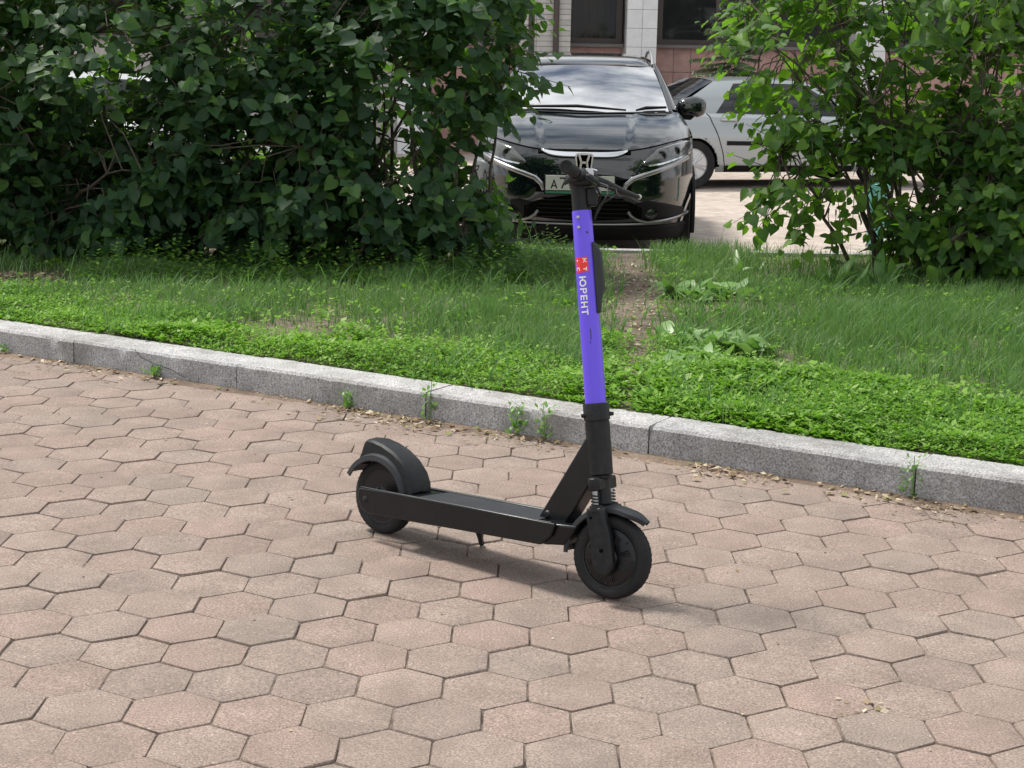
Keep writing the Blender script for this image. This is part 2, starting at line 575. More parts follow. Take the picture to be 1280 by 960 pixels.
def hex_mesh(seed):
    rr = random.Random(seed)
    apo = PW / 2 - 0.0017
    ro = apo / math.cos(math.pi / 6)
    rings = []
    for (k, z) in ((1.0, -0.05), (1.0, -0.004), (0.985, -0.0006), (0.965, 0.0)):
        ring = []
        for i in range(6):
            for dq in (-0.035, 0.035):
                q = math.pi / 6 + i * math.pi / 3 + dq
                j = rr.uniform(-0.0010, 0.0010)
                r_ = ro * (1 - 0.021) * k + j
                ring.append((r_ * math.cos(q), r_ * math.sin(q), z + (rr.uniform(-0.0008, 0.0004) if z > -0.02 else 0)))
        rings.append(ring)
    vs = [p for ring in rings for p in ring]
    fs = []
    n = 12
    for a in range(3):
        for i in range(n):
            fs.append((a * n + i, a * n + (i + 1) % n, (a + 1) * n + (i + 1) % n, (a + 1) * n + i))
    fs.append(tuple(3 * n + i for i in range(n)))
    me = bpy.data.meshes.new('paver')
    me.from_pydata(vs, [], fs)
    for f in me.polygons:
        f.use_smooth = True
    me.set_sharp_from_angle(angle=R(40))
    me.materials.append(MT['paver'])
    return me


HEX = [hex_mesh(i) for i in range(6)]
cells = []
for K in range(-34, 9):
    off = 0.5 if K % 2 == 0 else 0.0
    for U in range(-26, 40):
        c = PO + PE1 * ((U + off) * PW) - PE2 * (K * PW * math.sqrt(3) / 2)
        if kerb_dist(c.x, c.y) > 0.10 or c.y < 1.9 or abs(c.x) > 3.9:
            continue
        d = Vector((c.x, c.y, -CAM_H))
        fw = c.y * math.cos(0.20645) + CAM_H * math.sin(0.20645)
        up = c.y * math.sin(0.20645) - CAM_H * math.cos(0.20645)
        px, py = c.x / fw * 1928.7, -up / fw * 1928.7
        seen = abs(px) < 680 and py < 525
        cells.append((not seen, d.length, c))
cells.sort(key=lambda q: q[:2])
rest_v, rest_f, rest_r = [], [], []
for i, (unseen, dist, c) in enumerate(cells):
    rz = random.choice(range(6)) * math.pi / 3 + random.uniform(-0.008, 0.008)
    mw = (Matrix.Translation((c.x + random.uniform(-0.001, 0.001), c.y + random.uniform(-0.001, 0.001), random.uniform(-0.0030, 0.0020)))
          @ Matrix.Rotation(random.uniform(-0.011, 0.011), 4, 'X') @ Matrix.Rotation(random.uniform(-0.011, 0.011), 4, 'Y')
          @ Matrix.Rotation(rz, 4, 'Z'))
    me = random.choice(HEX)
    if i < 300:
        o = bpy.data.objects.new('paver', me)
        link(o, paving)
        o.matrix_local = mw
    else:
        k = len(rest_v)
        rest_v += [tuple(mw @ v.co) for v in me.vertices]
        rest_f += [tuple(j + k for j in p.vertices) for p in me.polygons]
        rest_r += [random.random()] * len(me.vertices)
me = bpy.data.meshes.new('far_pavers')
me.from_pydata(rest_v, [], rest_f)
at = me.attributes.new('rnd', 'FLOAT', 'POINT')
at.data.foreach_set('value', rest_r)
for f in me.polygons:
    f.use_smooth = True
me.set_sharp_from_angle(angle=R(40))
me.materials.append(MT['paver'])
tag(mesh_obj('far_pavers', me, paving), kind='stuff')

# kerb: mortar bed and single granite stones
KT = 0.12
ka, kb = K0 - KD * 9 + KN * 0.02, K0 + KD * 8 + KN * 0.02
kerb = MB().prism([(ka.x, ka.y, -0.12), (kb.x, kb.y, -0.12), (kb.x + KN.x * 0.16, kb.y + KN.y * 0.16, -0.12), (ka.x + KN.x * 0.16, ka.y + KN.y * 0.16, -0.12)],
                  (0, 0, 0.19)).build('kerb', 'dirt', smooth=0)
tag(kerb, kind='structure')
KANG = math.atan2(KD.y, KD.x)
for i in range(-4, 5):
    rr = random.Random(90 + i)
    L = 1.012 - 0.006
    nx, nz = 44, 5
    m = MB()

    def kpt(a, b, c_):
        q = Vector((a * 7 + i * 3, b * 9, c_ * 9))
        j = 0.0026 * noise.noise(q * 2.3) + 0.0016 * noise.noise(q * 6.0)
        chip = max(0.0, noise.noise(Vector((a * 9 + i * 5, 1.3, 0.0))) - 0.28) * 0.028 if 0.10 < c_ and b < 0.012 else 0.0
        return Vector((a, b + j + chip, c_ + 0.0020 * noise.noise(q * 1.7) - chip * 0.8))
    top = KT
    cs = [(0.0, -0.09), (0.0, 0.02), (0.0, 0.06), (0.001, top - 0.012), (0.010, top - 0.001), (0.06, top), (0.14, top), (0.195, top), (0.2, top - 0.006), (0.2, -0.09)]
    m.patch(lambda u, v: kpt(-L / 2 + L * u, cs[int(round(v * (len(cs) - 1)))][0], cs[int(round(v * (len(cs) - 1)))][1]), nx, len(cs) - 1)
    for s in (-1, 1):
        m.add([(s * L / 2, b, c_) for b, c_ in cs], [tuple(range(len(cs)))])
    o = m.build('kerb_stone', 'granite', kerb, smooth=30, merge=0)
    c = K0 + KD * (-0.408 + 1.012 * (i + 0.5)) + KN * rr.uniform(-0.004, 0.004)
    o.location = (c.x, c.y, rr.uniform(-0.004, 0.003))
    o.rotation_euler = (0, rr.uniform(-0.002, 0.002), KANG + rr.uniform(-0.003, 0.003))

# crack across one stone
cr = MB()
pts = [(-1.58, 0.118), (-1.54, 0.085), (-1.46, 0.065), (-1.36, 0.05), (-1.27, 0.022)]
cr.stroke([((a + 0.0), b) for a, b in pts], 0.0022, lambda u, v: Vector((K0.x + KD.x * (u - 0.45) - KN.x * 0.0065, K0.y + KD.y * (u - 0.45) - KN.y * 0.0065, v)))
cr.build('crack', 'dark', kerb, smooth=0)

# the lawn soil behind the kerb
SOIL_BACK = 11.55


def soil_fn(u, v):
    s = -7.5 + 15.0 * u
    f = K0 + KD * s + KN * 0.19
    yb = SOIL_BACK + 0.02 * f.x
    d = v ** 1.4 * (yb - f.y)
    x, y = f.x, f.y + d
    return Vector((x, y, soil_z(x, y)))


soil = MB().patch(soil_fn, 90, 40).build('lawn_soil', 'soil', smooth=60)
tag(soil, kind='structure')

# low kerb where the lawn meets the parking lot
lk = MB().box((0, 0, 0), (1.0, 0.12, 0.22)).build('lot_kerb', 'granite', smooth=0)
tag(lk, kind='structure')
lk.location = (0.7, SOIL_BACK + 0.08, -0.045)
lk.scale = (15, 1, 1)

# dirt gathered along the kerb foot
def dirt_fn(u, v):
    s = -3.6 + 6.4 * u
    w = 0.045 + 0.05 * (0.5 + noise.noise(Vector((s * 2.2, 0, 9)))) + 0.02 * noise.noise(Vector((s * 13, 0, 4)))
    d = 0.012 - v * max(0.02, w)
    p = K0 + KD * s + KN * d
    z = 0.010 * (1 - v) ** 1.5 + 0.0012 - 0.006 * v ** 6 + 0.002 * noise.noise(Vector((s * 30, v * 4, 1))) * (1 - v)
    return Vector((p.x, p.y, z))


tag(MB().patch(dirt_fn, 260, 6).build('kerbside_dirt', 'dirt', smooth=60), 'brown dirt gathered along the foot of the kerb', 'dirt', kind='stuff')

# ------------------------------------------------------------------ building across the lot
BY = 26.0
bld = thing('office_building', 'pale building with pink stone base, tiled columns and dark windows behind the cars', 'building', (0, BY, LOT_Z))


def bpart(name, mat, boxes, parent=bld, bevel=0.0):
    m = MB()
    for (x0, x1, y0, y1, z0, z1) in boxes:
        m.box(((x0 + x1) / 2, (y0 + y1) / 2, (z0 + z1) / 2), (abs(x1 - x0), abs(y1 - y0), abs(z1 - z0)))
    return m.build(name, mat, parent, smooth=0, bevel=bevel)


ZS = 1.85                                           # window sill height
bays = [-13.1 + 3.75 * k for k in range(9)]         # column centres, one at 2.03
bays = [2.03 + 3.75 * (k - 4) for k in range(9)]
bpart('wall', 'render', [(-14.5, 19.2, 0.42, 6.5, 0.0, ZS - 0.05), (-14.5, 19.2, 0.42, 6.5, 4.25, 4.9)])
bpart('inner_wall', 'render', [(-14.5, 19.2, 5.2, 5.6, ZS - 0.05, 4.25)])
# pink stone panels of the base
pm = {}
for bi in range(len(bays) - 1):
    x0, x1 = bays[bi] + 0.29, bays[bi + 1] - 0.29
    for row, (z0, z1) in enumerate(((0.0, 0.68), (0.69, 1.40), (1.41, ZS - 0.06))):
        n = 11
        w = (x1 - x0) / n
        if bi not in (3, 4, 5):
            continue
        for k in range(n):
            key = (round(z1 - z0, 3))
            if key not in pm:
                pm[key] = MB().box((0, 0, 0), (w - 0.008, 0.03, z1 - z0)).build('stone_panel', 'pink', bld, smooth=0).data
                o = [q for q in bld.children if q.data == pm[key]][0]
            else:
                o = link(bpy.data.objects.new('stone_panel', pm[key]), bld)
            o.location = (x0 + (k + 0.5) * w, 0.40 + random.uniform(-0.003, 0.003), (z0 + z1) / 2)
    bpart('sill', 'grout', [(x0 - 0.02, x1 + 0.02, 0.30, 0.47, ZS - 0.055, ZS)])
    # window: frame, mullions, panes, curtain behind
    wf = bpart('window', 'frame', [(x0, x0 + 0.10, 0.5, 0.6, ZS, 4.25), (x1 - 0.10, x1, 0.5, 0.6, ZS, 4.25), (x0 + 0.1, x1 - 0.1, 0.5, 0.6, ZS, ZS + 0.09),
                                   (x0 + 1.95, x0 + 2.05, 0.51, 0.59, ZS + 0.09, 4.16), (x0 + 0.98, x0 + 1.05, 0.51, 0.59, ZS + 0.09, 4.16), (x0 + 0.1, x1 - 0.1, 0.5, 0.6, 4.16, 4.25)])
    for a, b in ((x0 + 0.1, x0 + 0.98), (x0 + 1.05, x0 + 1.95), (x0 + 2.05, x1 - 0.1)):
        bpart('pane', 'clearglass', [(a, b, 0.54, 0.552, ZS + 0.09, 4.16)], wf)
for bi, bx in enumerate(bays):
    col = bpart('column', 'grout', [(bx - 0.235, bx + 0.235, -0.12, 0.40, 0, 4.9)])
    if 3 <= bi <= 6:
        for k in range(11):
            z0 = 0.3 * k + 0.0
            for j in range(2):
                a = bx - 0.245 + 0.245 * j
                o = bpart('tile', 'column', [(a + 0.003, a + 0.242, -0.135, -0.121, z0 + 0.003, z0 + 0.297)], col)
            o = bpart('tile', 'column', [(bx - 0.252, bx - 0.236, -0.12, 0.395, z0 + 0.003, z0 + 0.297)], col)
# grey tiled pier and downpipe left of the first visible window
pier = bpart('pier', 'grout', [(0.02, 0.86, -0.25, 0.36, 0, 4.9)])
for k in range(46):
    z0 = 0.085 * k
    for j in range(3):
        a = 0.02 + 0.28 * j
        if z0 > 1.5:
            bpart('tile', 'greytile', [(a + 0.004, a + 0.276, -0.263, -0.251, z0 + 0.004, z0 + 0.081)], pier)
m = MB().tube([(0.62, -0.33, 0.0), (0.62, -0.33, 4.88)], 0.05, 10)
m.build('downpipe', 'frame', bld)
bpart('dark_strip', 'frame', [(0.17, 0.27, -0.275, -0.264, 0, 4.88)])
bpart('cornice', 'column', [(-14.6, 19.3, -0.2, 0.6, 4.9, 5.15)])
# inside the window: tan sheet coloured as a building's reflection, then a dark curtain
m = MB()
m.patch(lambda u, v: Vector((-1.4 + 2.92 * u, 0.9 + 0.03 * math.sin(u * 130), ZS + v * 2.3)), 200, 1)
m.build('curtain_and_reflection', 'curtain_and_reflection', bld, smooth=60)
m = MB()
m.patch(lambda u, v: Vector((1.45 + 0.34 * u, 0.85 + 0.03 * math.sin(u * 26), ZS + v * 2.3)), 40, 1)
m.build('curtain_and_reflection', 'frame', bld, smooth=60)

# ------------------------------------------------------------------ shrubs
# heart-shaped leaf, length 1 along +Y (base at origin), width about 0.95
LV = [(0, 0.02, 0), (0, 0.30, -0.02), (0, 0.62, -0.045), (0, 1.06, -0.16),
      (0.20, -0.09, 0.05), (0.42, 0.06, 0.10), (0.49, 0.30, 0.10), (0.40, 0.56, 0.055), (0.20, 0.82, -0.05)]
half = list(range(4, 9))
LV_full = LV + [(-x, y, z) for (x, y, z) in LV[4:]]
LT = [(0, 4, 5), (0, 5, 1), (1, 5, 6), (1, 6, 7), (1, 7, 2), (2, 7, 8), (2, 8, 3)]
mir = lambda i: i + 5 if i >= 4 else i
LT_full = LT + [tuple(mir(i) for i in reversed(t)) for t in LT]
LEAF_V = np.array(LV_full, float)
LEAF_T = np.array(LT_full, int)
# narrow leaf for the drooping branch
NLV = np.array([(0, 0, 0), (0, 0.5, 0.0), (0, 1.05, -0.14), (0.14, 0.2, 0.03), (0.19, 0.45, 0.04), (0.12, 0.78, -0.02),
                (-0.14, 0.2, 0.03), (-0.19, 0.45, 0.04), (-0.12, 0.78, -0.02)], float)
NLT = np.array([(0, 3, 1), (3, 4, 1), (4, 5, 1), (1, 5, 2), (0, 1, 6), (6, 1, 7), (7, 1, 8), (1, 2, 8)], int)


def norm(a):
    return a / np.maximum(1e-9, np.linalg.norm(a, axis=-1, keepdims=True))


def leaf_frames(nrm, tip):
    z = norm(nrm)
    y = tip - z * np.sum(tip * z, -1, keepdims=True)
    y = norm(y)
    x = np.cross(y, z)
    return np.stack([x, y, z], -1)      # columns


CAMP = np.array([0, 0, CAM_H])


def cam_px(p):
    d = p - CAMP
    fw = d[:, 1] * math.cos(.20645) - d[:, 2] * math.sin(.20645)
    up = d[:, 1] * math.sin(.20645) + d[:, 2] * math.cos(.20645)
    a = d[:, 0] / fw * 1928.7
    b = -up / fw * 1928.7
    c, s = math.cos(.016752), math.sin(.016752)
    return np.stack([640 + a * c - b * s, 480 + a * s + b * c], 1), fw


def place_leaves(parent, pos, fr, size, mat, seed, n_single=300, lv=LEAF_V, lt=LEAF_T, part='leaf', rest='foliage'):
    """All leaves; the n_single that show largest become objects, the rest one stuff part."""
    rng = np.random.default_rng(seed)
    n = len(pos)
    nv = len(lv)
    wob = 1 + rng.uniform(-0.12, 0.12, (n, 1, 1))
    tmpl = lv[None] * size[:, None, None] * np.concatenate([wob, np.ones((n, 1, 1)), rng.uniform(0.4, 1.7, (n, 1, 1))], 2)
    verts = np.einsum('nij,nkj->nki', fr, tmpl) + pos[:, None, :]
    tris = lt[None] + (np.arange(n) * nv)[:, None, None]
    single = np.zeros(n, bool)
    if n_single:
        tree = BVHTree.FromPolygons([Vector(v) for v in verts.reshape(-1, 3)], tris.reshape(-1, 3).tolist())
        ctr = verts.mean(1)
        px, fw = cam_px(ctr)
        inn = (px[:, 0] > -5) & (px[:, 0] < 1285) & (px[:, 1] > -5) & (px[:, 1] < 965)
        vis = np.zeros(n)
        for i in np.nonzero(inn)[0]:
            hits = 0
            for k in (1, 4, 5, len(lv) - 3, len(lv) - 2):
                q = (verts[i, k] * 0.75 + ctr[i] * 0.25)
                d = Vector(q - CAMP)
                h = tree.ray_cast(Vector(CAMP), d.normalized(), d.length + 0.02)
                if h[0] is None or h[2] // len(lt) == i:
                    hits += 1
            view = (ctr[i] - CAMP)
            view = view / np.linalg.norm(view)
            area = abs(fr[i][:, 2] @ view)
            vis[i] = hits / 5 * area * (size[i] / fw[i]) ** 2
        order = np.argsort(-vis)[:n_single]
        order = order[vis[order] > 0]
        single[order] = True
    rnd = rng.random(n)
    if n_single:
        metas = []
        for k in range(5):
            w = np.array([1 + rng.uniform(-0.1, 0.1), 1, rng.uniform(0.4, 1.7)])
            metas.append(tri_mesh(part, lv * w, lt, mat, smooth=False))
        inv = parent.matrix_basis.inverted()
        for i in np.nonzero(single)[0]:
            o = link(bpy.data.objects.new(part, metas[rng.integers(5)]), parent)
            m3 = Matrix([list(r) for r in fr[i]]).to_4x4()
            o.matrix_local = inv @ Matrix.Translation(Vector(pos[i])) @ m3 @ Matrix.Scale(float(size[i]), 4)
    keep = ~single
    v2 = verts[keep]
    t2 = lt[None] + (np.arange(len(v2)) * nv)[:, None, None]
    me = tri_mesh(rest, v2.reshape(-1, 3), t2.reshape(-1, 3), mat, np.repeat(rnd[keep], nv))
    o = unparented_space(mesh_obj(rest, me), parent)
    tag(o, kind='stuff')
    return o


def shrub(name, label, base, lumps, n_cl, seed, mat, spread=(0.5, 0.3), n_stem=26, twig_p=0.6, size=(0.07, 0.125), accept=None, inner=0.35,
          stem_r=0.017, group=None, per=(5, 10), cavity=-0.12):
    rng = np.random.default_rng(seed)
    root = thing(name, label, 'shrub', base, group=group)
    base = np.array(base)
    vol = np.array([l[3] * l[4] * l[5] for l in lumps])
    ctr = np.array([l[:3] for l in lumps])
    rad = np.array([l[3:6] for l in lumps])
    dens = np.array([l[6] if len(l) > 6 else 1.0 for l in lumps])
    P, OUT = [], []
    while len(P) < n_cl:
        k = rng.choice(len(lumps), p=vol * dens / (vol * dens).sum())
        d = norm(rng.normal(size=3))
        r = inner + (1 - inner) * rng.random() ** 0.55
        p = ctr[k] + d * rad[k] * r
        if p[2] < soil_z(p[0], p[1]) + 0.08:
            continue
        if accept is not None and not accept(p, rng):
            continue
        if noise.noise(Vector(p) * 1.9 + Vector((seed, 0, 0))) < cavity:
            continue
        P.append(p)
        OUT.append(d / rad[k])
    P = np.array(P)
    OUT = norm(np.array(OUT))
    # stems
    stems_pts = []
    sm = MB()
    ends = P[rng.choice(len(P), n_stem, replace=False)]
    for e in ends:
        b = base + np.array([rng.uniform(-1, 1) * spread[0], rng.uniform(-1, 1) * spread[1], 0])
        b[0] += (e[0] - b[0]) * 0.25
        b[2] = soil_z(b[0], b[1]) - 0.05
        mid = b * 0.55 + e * 0.45 + np.array([0, 0, 0.22 * np.linalg.norm(e - b)]) + rng.normal(size=3) * 0.04
        pts = []
        for t in np.linspace(0, 1, 9):
            q = b * (1 - t) ** 2 + 2 * mid * t * (1 - t) + e * t * t + rng.normal(size=3) * 0.012
            pts.append(q)
        rr = stem_r * rng.uniform(0.6, 1.2)
        sm.tube(pts, [rr * (1 - 0.78 * t) for t in np.linspace(0, 1, 9)], 6, caps=False)
        stems_pts += pts[2:]
    SP = np.array(stems_pts)
    lp, ln, lt_, ls = [], [], [], []
    for p, out in zip(P, OUT):
        j = np.argmin(((SP - p) ** 2).sum(1))
        a = SP[j]
        dirn = norm(out * 0.7 + norm(p - a + 1e-6) * 0.6 + np.array([0, 0, 0.10]) + rng.normal(size=3) * 0.35)
        L = rng.uniform(0.22, 0.42)
        q0 = p - dirn * L * 0.5
        q1 = p + dirn * L * 0.5 + np.array([0, 0, -0.03])
        if rng.random() < twig_p and np.linalg.norm(q0 - a) < 1.1:
            mid = (a + q0) / 2 + np.array([0, 0, 0.04]) + rng.normal(size=3) * 0.03
            sm.tube([a, mid, q0, (q0 + q1) / 2, q1], [0.006, 0.005, 0.004, 0.003, 0.0015], 4, caps=False)
        k = rng.integers(*per)
        side = np.cross(dirn, [0, 0, 1.0])
        side = norm(side + 1e-6)
        for i in range(k):
            t = (i + 0.5) / k
            s = 1 if i % 2 else -1
            q = q0 * (1 - t) + q1 * t + rng.normal(size=3) * 0.012
            tip = side * s * 0.75 + dirn * 0.55 + np.array([0, 0, -0.55]) + rng.normal(size=3) * 0.28
            nr = out * 0.55 + np.array([0, 0, 0.75]) + rng.normal(size=3) * 0.36
            lp.append(q + norm(tip) * 0.03)
            lt_.append(tip)
            ln.append(nr)
            ls.append(rng.uniform(*size) * (1.0 - 0.25 * (t > 0.85)))
    unparented_space(sm.build('stems', 'bark', smooth=60, merge=0), root)
    fr = leaf_frames(np.array(ln), np.array(lt_))
    place_leaves(root, np.array(lp), fr, np.array(ls), mat, seed + 1)
    return root


# big dense shrubs on the left, from the frame edge to the black car
def acc_left(p, rng):
    # ragged right-hand side towards the car
    q = p + np.array([0, 0, 0])
    lim = 0.02 + 0.22 * (q[2] > 1.05) - 0.30 * math.exp(-((q[2] - 0.80) / 0.17) ** 2) + 0.10 * math.exp(-((q[2] - 0.35) / 0.2) ** 2)
    lim += 0.10 * noise.noise(Vector((q[0] * 3, q[1] * 3, q[2] * 4)))
    return q[0] < lim - 0.12


shrub('leafy_shrub', 'big dark shrub with heart-shaped leaves at the left edge above the bare soil', (-3.3, 10.35, 0.07),
      [(-3.7, 10.4, 1.15, 1.0, 0.85, 1.25), (-2.7, 10.35, 1.25, 0.9, 0.85, 1.3), (-3.2, 10.3, 0.55, 1.1, 0.72, 0.6), (-3.0, 10.7, 0.42, 1.2, 0.45, 0.42, 1.4), (-2.4, 10.3, 0.75, 0.6, 0.75, 0.75)],
      1650, 21, 'leaf', spread=(0.9, 0.3), n_stem=36, twig_p=0.45, size=(0.05, 0.105), group='lawn shrubs')
shrub('leafy_shrub', 'tall dark shrub with heart-shaped leaves reaching in front of the black car', (-1.0, 10.45, 0.07),
      [(-1.7, 10.4, 1.2, 0.85, 0.85, 1.25), (-0.85, 10.4, 1.3, 0.9, 0.8, 1.1), (-1.3, 10.25, 0.6, 0.95, 0.75, 0.6), (-1.2, 10.75, 0.42, 1.1, 0.45, 0.42, 1.6), (-0.35, 10.35, 0.55, 0.55, 0.6, 0.45),
       (-0.25, 10.4, 1.55, 0.55, 0.55, 0.55), (-0.6, 10.4, 2.0, 0.8, 0.7, 0.5)],
      1650, 22, 'leaf', spread=(0.8, 0.3), n_stem=36, twig_p=0.45, size=(0.05, 0.105), accept=acc_left, cavity=-0.26, group='lawn shrubs')


# open shrub on the right with its stems showing
def acc_right(p, rng):
    lim = 1.30 + 0.35 * max(0, 0.75 - p[2]) * 2.0 + 0.12 * noise.noise(Vector((p[0] * 3, p[1] * 3, p[2] * 4)))
    if p[0] < lim:
        return False
    if p[0] < 2.5 and p[2] < 1.35 and rng.random() < 0.22:
        return False
    if 2.1 < p[0] < 2.9 and 1.15 < p[2] < 1.75 and rng.random() < 0.5:
        return False
    return True


shrub('leafy_shrub', 'open shrub on the right with bare stems fanning in front of the silver car', (2.95, 10.55, 0.07),
      [(1.85, 10.4, 1.55, 0.65, 0.55, 0.75, 0.9), (2.7, 10.5, 1.6, 0.9, 0.7, 0.9, 0.8), (3.6, 10.5, 1.3, 0.9, 0.7, 1.2), (2.2, 10.3, 0.72, 0.85, 0.5, 0.42, 0.8),
       (3.3, 10.3, 0.55, 0.95, 0.6, 0.55, 1.5), (2.75, 10.35, 1.05, 0.6, 0.5, 0.5, 1.3), (4.3, 10.5, 1.2, 0.8, 0.7, 1.2)],
      1800, 23, 'leaf_r', spread=(0.40, 0.2), n_stem=75, twig_p=0.9, accept=acc_right, size=(0.05, 0.098), stem_r=0.016, group='lawn shrubs', per=(5, 9))

# tree whose drooping narrow-leaved branches hang in from the top right
mt = thing('ash_leaved_tree', 'yellowish green tree whose drooping branches hang into the top right corner', 'tree', (4.6, 9.6, 0.07))
tm = MB()
tm.tube([(4.6, 9.6, 0.0), (4.62, 9.62, 1.2), (4.5, 9.6, 2.4), (4.4, 9.6, 3.6)], [0.11, 0.09, 0.07, 0.04], 10)
rng = np.random.default_rng(5)
lp, ln, ltp, ls = [], [], [], []
for b in range(80):
    if b < 46:
        e = np.array([rng.uniform(2.35, 3.9), rng.uniform(9.2, 9.9), rng.uniform(1.72, 2.05)])
    else:
        e = np.array([rng.uniform(3.2, 5.6), rng.uniform(9.0, 10.4), rng.uniform(1.9, 3.6)])
    s = np.array([4.45, 9.6, rng.uniform(2.4, 3.4)])
    mid = (s + e) / 2 + np.array([0, 0, 0.45])
    pts = [s * (1 - t) ** 2 + 2 * mid * t * (1 - t) + e * t * t for t in np.linspace(0, 1, 7)]
    tm.tube(pts, list(np.linspace(0.016, 0.003, 7)), 5, caps=False)
    for t in np.linspace(0.45, 1, 9):
        q = s * (1 - t) ** 2 + 2 * mid * t * (1 - t) + e * t * t
        rach = norm(rng.normal(size=3) * 0.5 + np.array([0, 0, -0.9]))
        for j in range(5):
            qq = q + rach * 0.035 * j
            lp.append(qq)
            ltp.append(norm(rng.normal(size=3) * 0.5 + rach + np.array([0, 0, -0.4])))
            ln.append(rng.normal(size=3) + np.array([0, -0.3, 0.5]))
            ls.append(rng.uniform(0.07, 0.11))
unparented_space(tm.build('trunk', 'bark', smooth=60, merge=0), mt)
place_leaves(mt, np.array(lp), leaf_frames(np.array(ln), np.array(ltp)), np.array(ls), 'leaf_m', 6, n_single=60, lv=NLV * np.array([1.5, 1, 1]), lt=NLT, rest='crown')

# small spruce in front of the building
sp = thing('young_spruce', 'young grey-green spruce against the pink base of the building', 'tree', (3.35, 24.2, LOT_Z))
sm = MB().tube([(0, 0, 0), (0.02, 0, 1.6), (0, 0, 3.2)], [0.06, 0.04, 0.012], 7)
sm.build('trunk', 'bark', sp)
rng = np.random.default_rng(9)
V, T = [], []
for i in range(120):
    z = rng.uniform(0.5, 3.1)
    L = (3.4 - z) * 0.36 * rng.uniform(0.7, 1.15)
    a = rng.uniform(0, 2 * math.pi)
    d = np.array([math.cos(a), math.sin(a), -0.22])
    s = np.array([-math.sin(a), math.cos(a), 0])
    for t in np.linspace(0.12, 1, 22):
        c = np.array([0, 0, z]) + d * L * t + np.array([0, 0, 0.10 * L * t * t])
        for sd in (-1, 1):
            l2 = 0.16 * (1.1 - t) + 0.05
            e = c + (d * 0.6 + s * sd) * l2 + np.array([0, 0, -0.03]) + rng.normal(size=3) * 0.02
            k = len(V)
            V += [c, c + d * 0.03, e]
            T.append((k, k + 1, k + 2))
            V += [c, c + np.array([0, 0, 0.025]), e]
            T.append((k + 3, k + 4, k + 5))
me = tri_mesh('crown', np.array(V), np.array(T), 'needle', rng.random(len(V)))
tag(mesh_obj('crown', me, sp), kind='stuff')

# ------------------------------------------------------------------ lawn: grass, ground cover
PATHX = ([6.0, 6.3, 7.2, 8.1, 9.3, 10.3, 11.5], [0.46, 0.49, 0.60, 0.66, 0.76, 0.80, 0.85], [0.0, 0.0, 0.035, 0.075, 0.08, 0.05, 0.02])


def vnoise(x, y, s, seed):
    """Cheap smooth value noise on arrays, 0..1."""
    r = np.random.default_rng(seed).random((64, 64))
    fx, fy = x * s, y * s
    ix, iy = np.floor(fx).astype(int), np.floor(fy).astype(int)
    tx, ty = fx - ix, fy - iy
    tx, ty = tx * tx * (3 - 2 * tx), ty * ty * (3 - 2 * ty)
    g = lambda a, b: r[a % 64, b % 64]
    return (g(ix, iy) * (1 - tx) + g(ix + 1, iy) * tx) * (1 - ty) + (g(ix, iy + 1) * (1 - tx) + g(ix + 1, iy + 1) * tx) * ty


def scatter(n, rng, back=11.5, xr=(-4.6, 4.4)):
    x = rng.uniform(*xr, n)
    y = rng.uniform(4.0, back, n)
    d = (x - K0.x) * KN.x + (y - K0.y) * KN.y
    k = d > 0.20
    x, y, d = x[k], y[k], d[k]
    # fewer plants far away, where they cannot be told apart
    k = rng.random(len(x)) < np.clip(7.5 / y, 0, 1) ** 1.2
    return x[k], y[k], d[k]


def zsoil(x, y):
    return np.array([soil_z(a, b) for a, b in zip(x, y)])


def path_mask(x, y):
    cx = np.interp(y, PATHX[0], PATHX[1])
    w = np.interp(y, PATHX[0], PATHX[2]) * (0.75 + 0.6 * vnoise(x, y, 5, 3))
    return np.clip((np.abs(x - cx) - w) / 0.22 + 0.22, 0.10, 1)


def bare_mask(x, y):
    m = np.ones_like(x)
    e = ((x + 3.25) / 0.62) ** 2 + ((y - 9.15) / 0.42) ** 2
    return np.where(e < 1, 0.05, m)


def blades(x, y, z, L, W, lean, rng, bend=0.6):
    n = len(x)
    a = rng.uniform(0, 2 * math.pi, n)
    d = np.stack([np.cos(a), np.sin(a), np.zeros(n)], 1)
    s = np.stack([-np.sin(a + 0.6), np.cos(a + 0.6), np.zeros(n)], 1)
    p0 = np.stack([x, y, z], 1)
    up = np.array([0, 0, 1.0])
    V = np.zeros((n, 7, 3))
    for i, t in enumerate((0, 0.4, 0.75, 1.0)):
        c = p0 + up * (L * t * (1 - 0.32 * lean * t * bend))[:, None] + d * (L * lean * t ** 2)[:, None]
        w = (W * (1, 0.85, 0.55, 0)[i] / 2)[:, None]
        if i < 3:
            V[:, 2 * i] = c - s * w
            V[:, 2 * i + 1] = c + s * w
        else:
            V[:, 6] = c
    T = np.array([(0, 1, 3), (0, 3, 2), (2, 3, 5), (2, 5, 4), (4, 5, 6)])
    return V, T


CLUMPS = [(0.98, 7.28, 0.30), (0.80, 7.42, 0.2), (1.16, 7.2, 0.22), (0.72, 6.62, 0.18), (0.86, 6.95, 0.18), (1.0, 9.2, 0.26), (1.16, 9.0, 0.24), (1.3, 9.25, 0.24)]


def clump_mask(x, y):
    m = np.ones_like(x)
    for cx_, cy_, cr_ in CLUMPS:
        # the broad leaves crowd the grass out
        e = ((x - cx_) / cr_) ** 2 + ((y - cy_ + cr_ * 0.4) / (cr_ * 1.3)) ** 2
        m = np.where(e < 1, m * 0.25, m)
    return m


rng = np.random.default_rng(31)
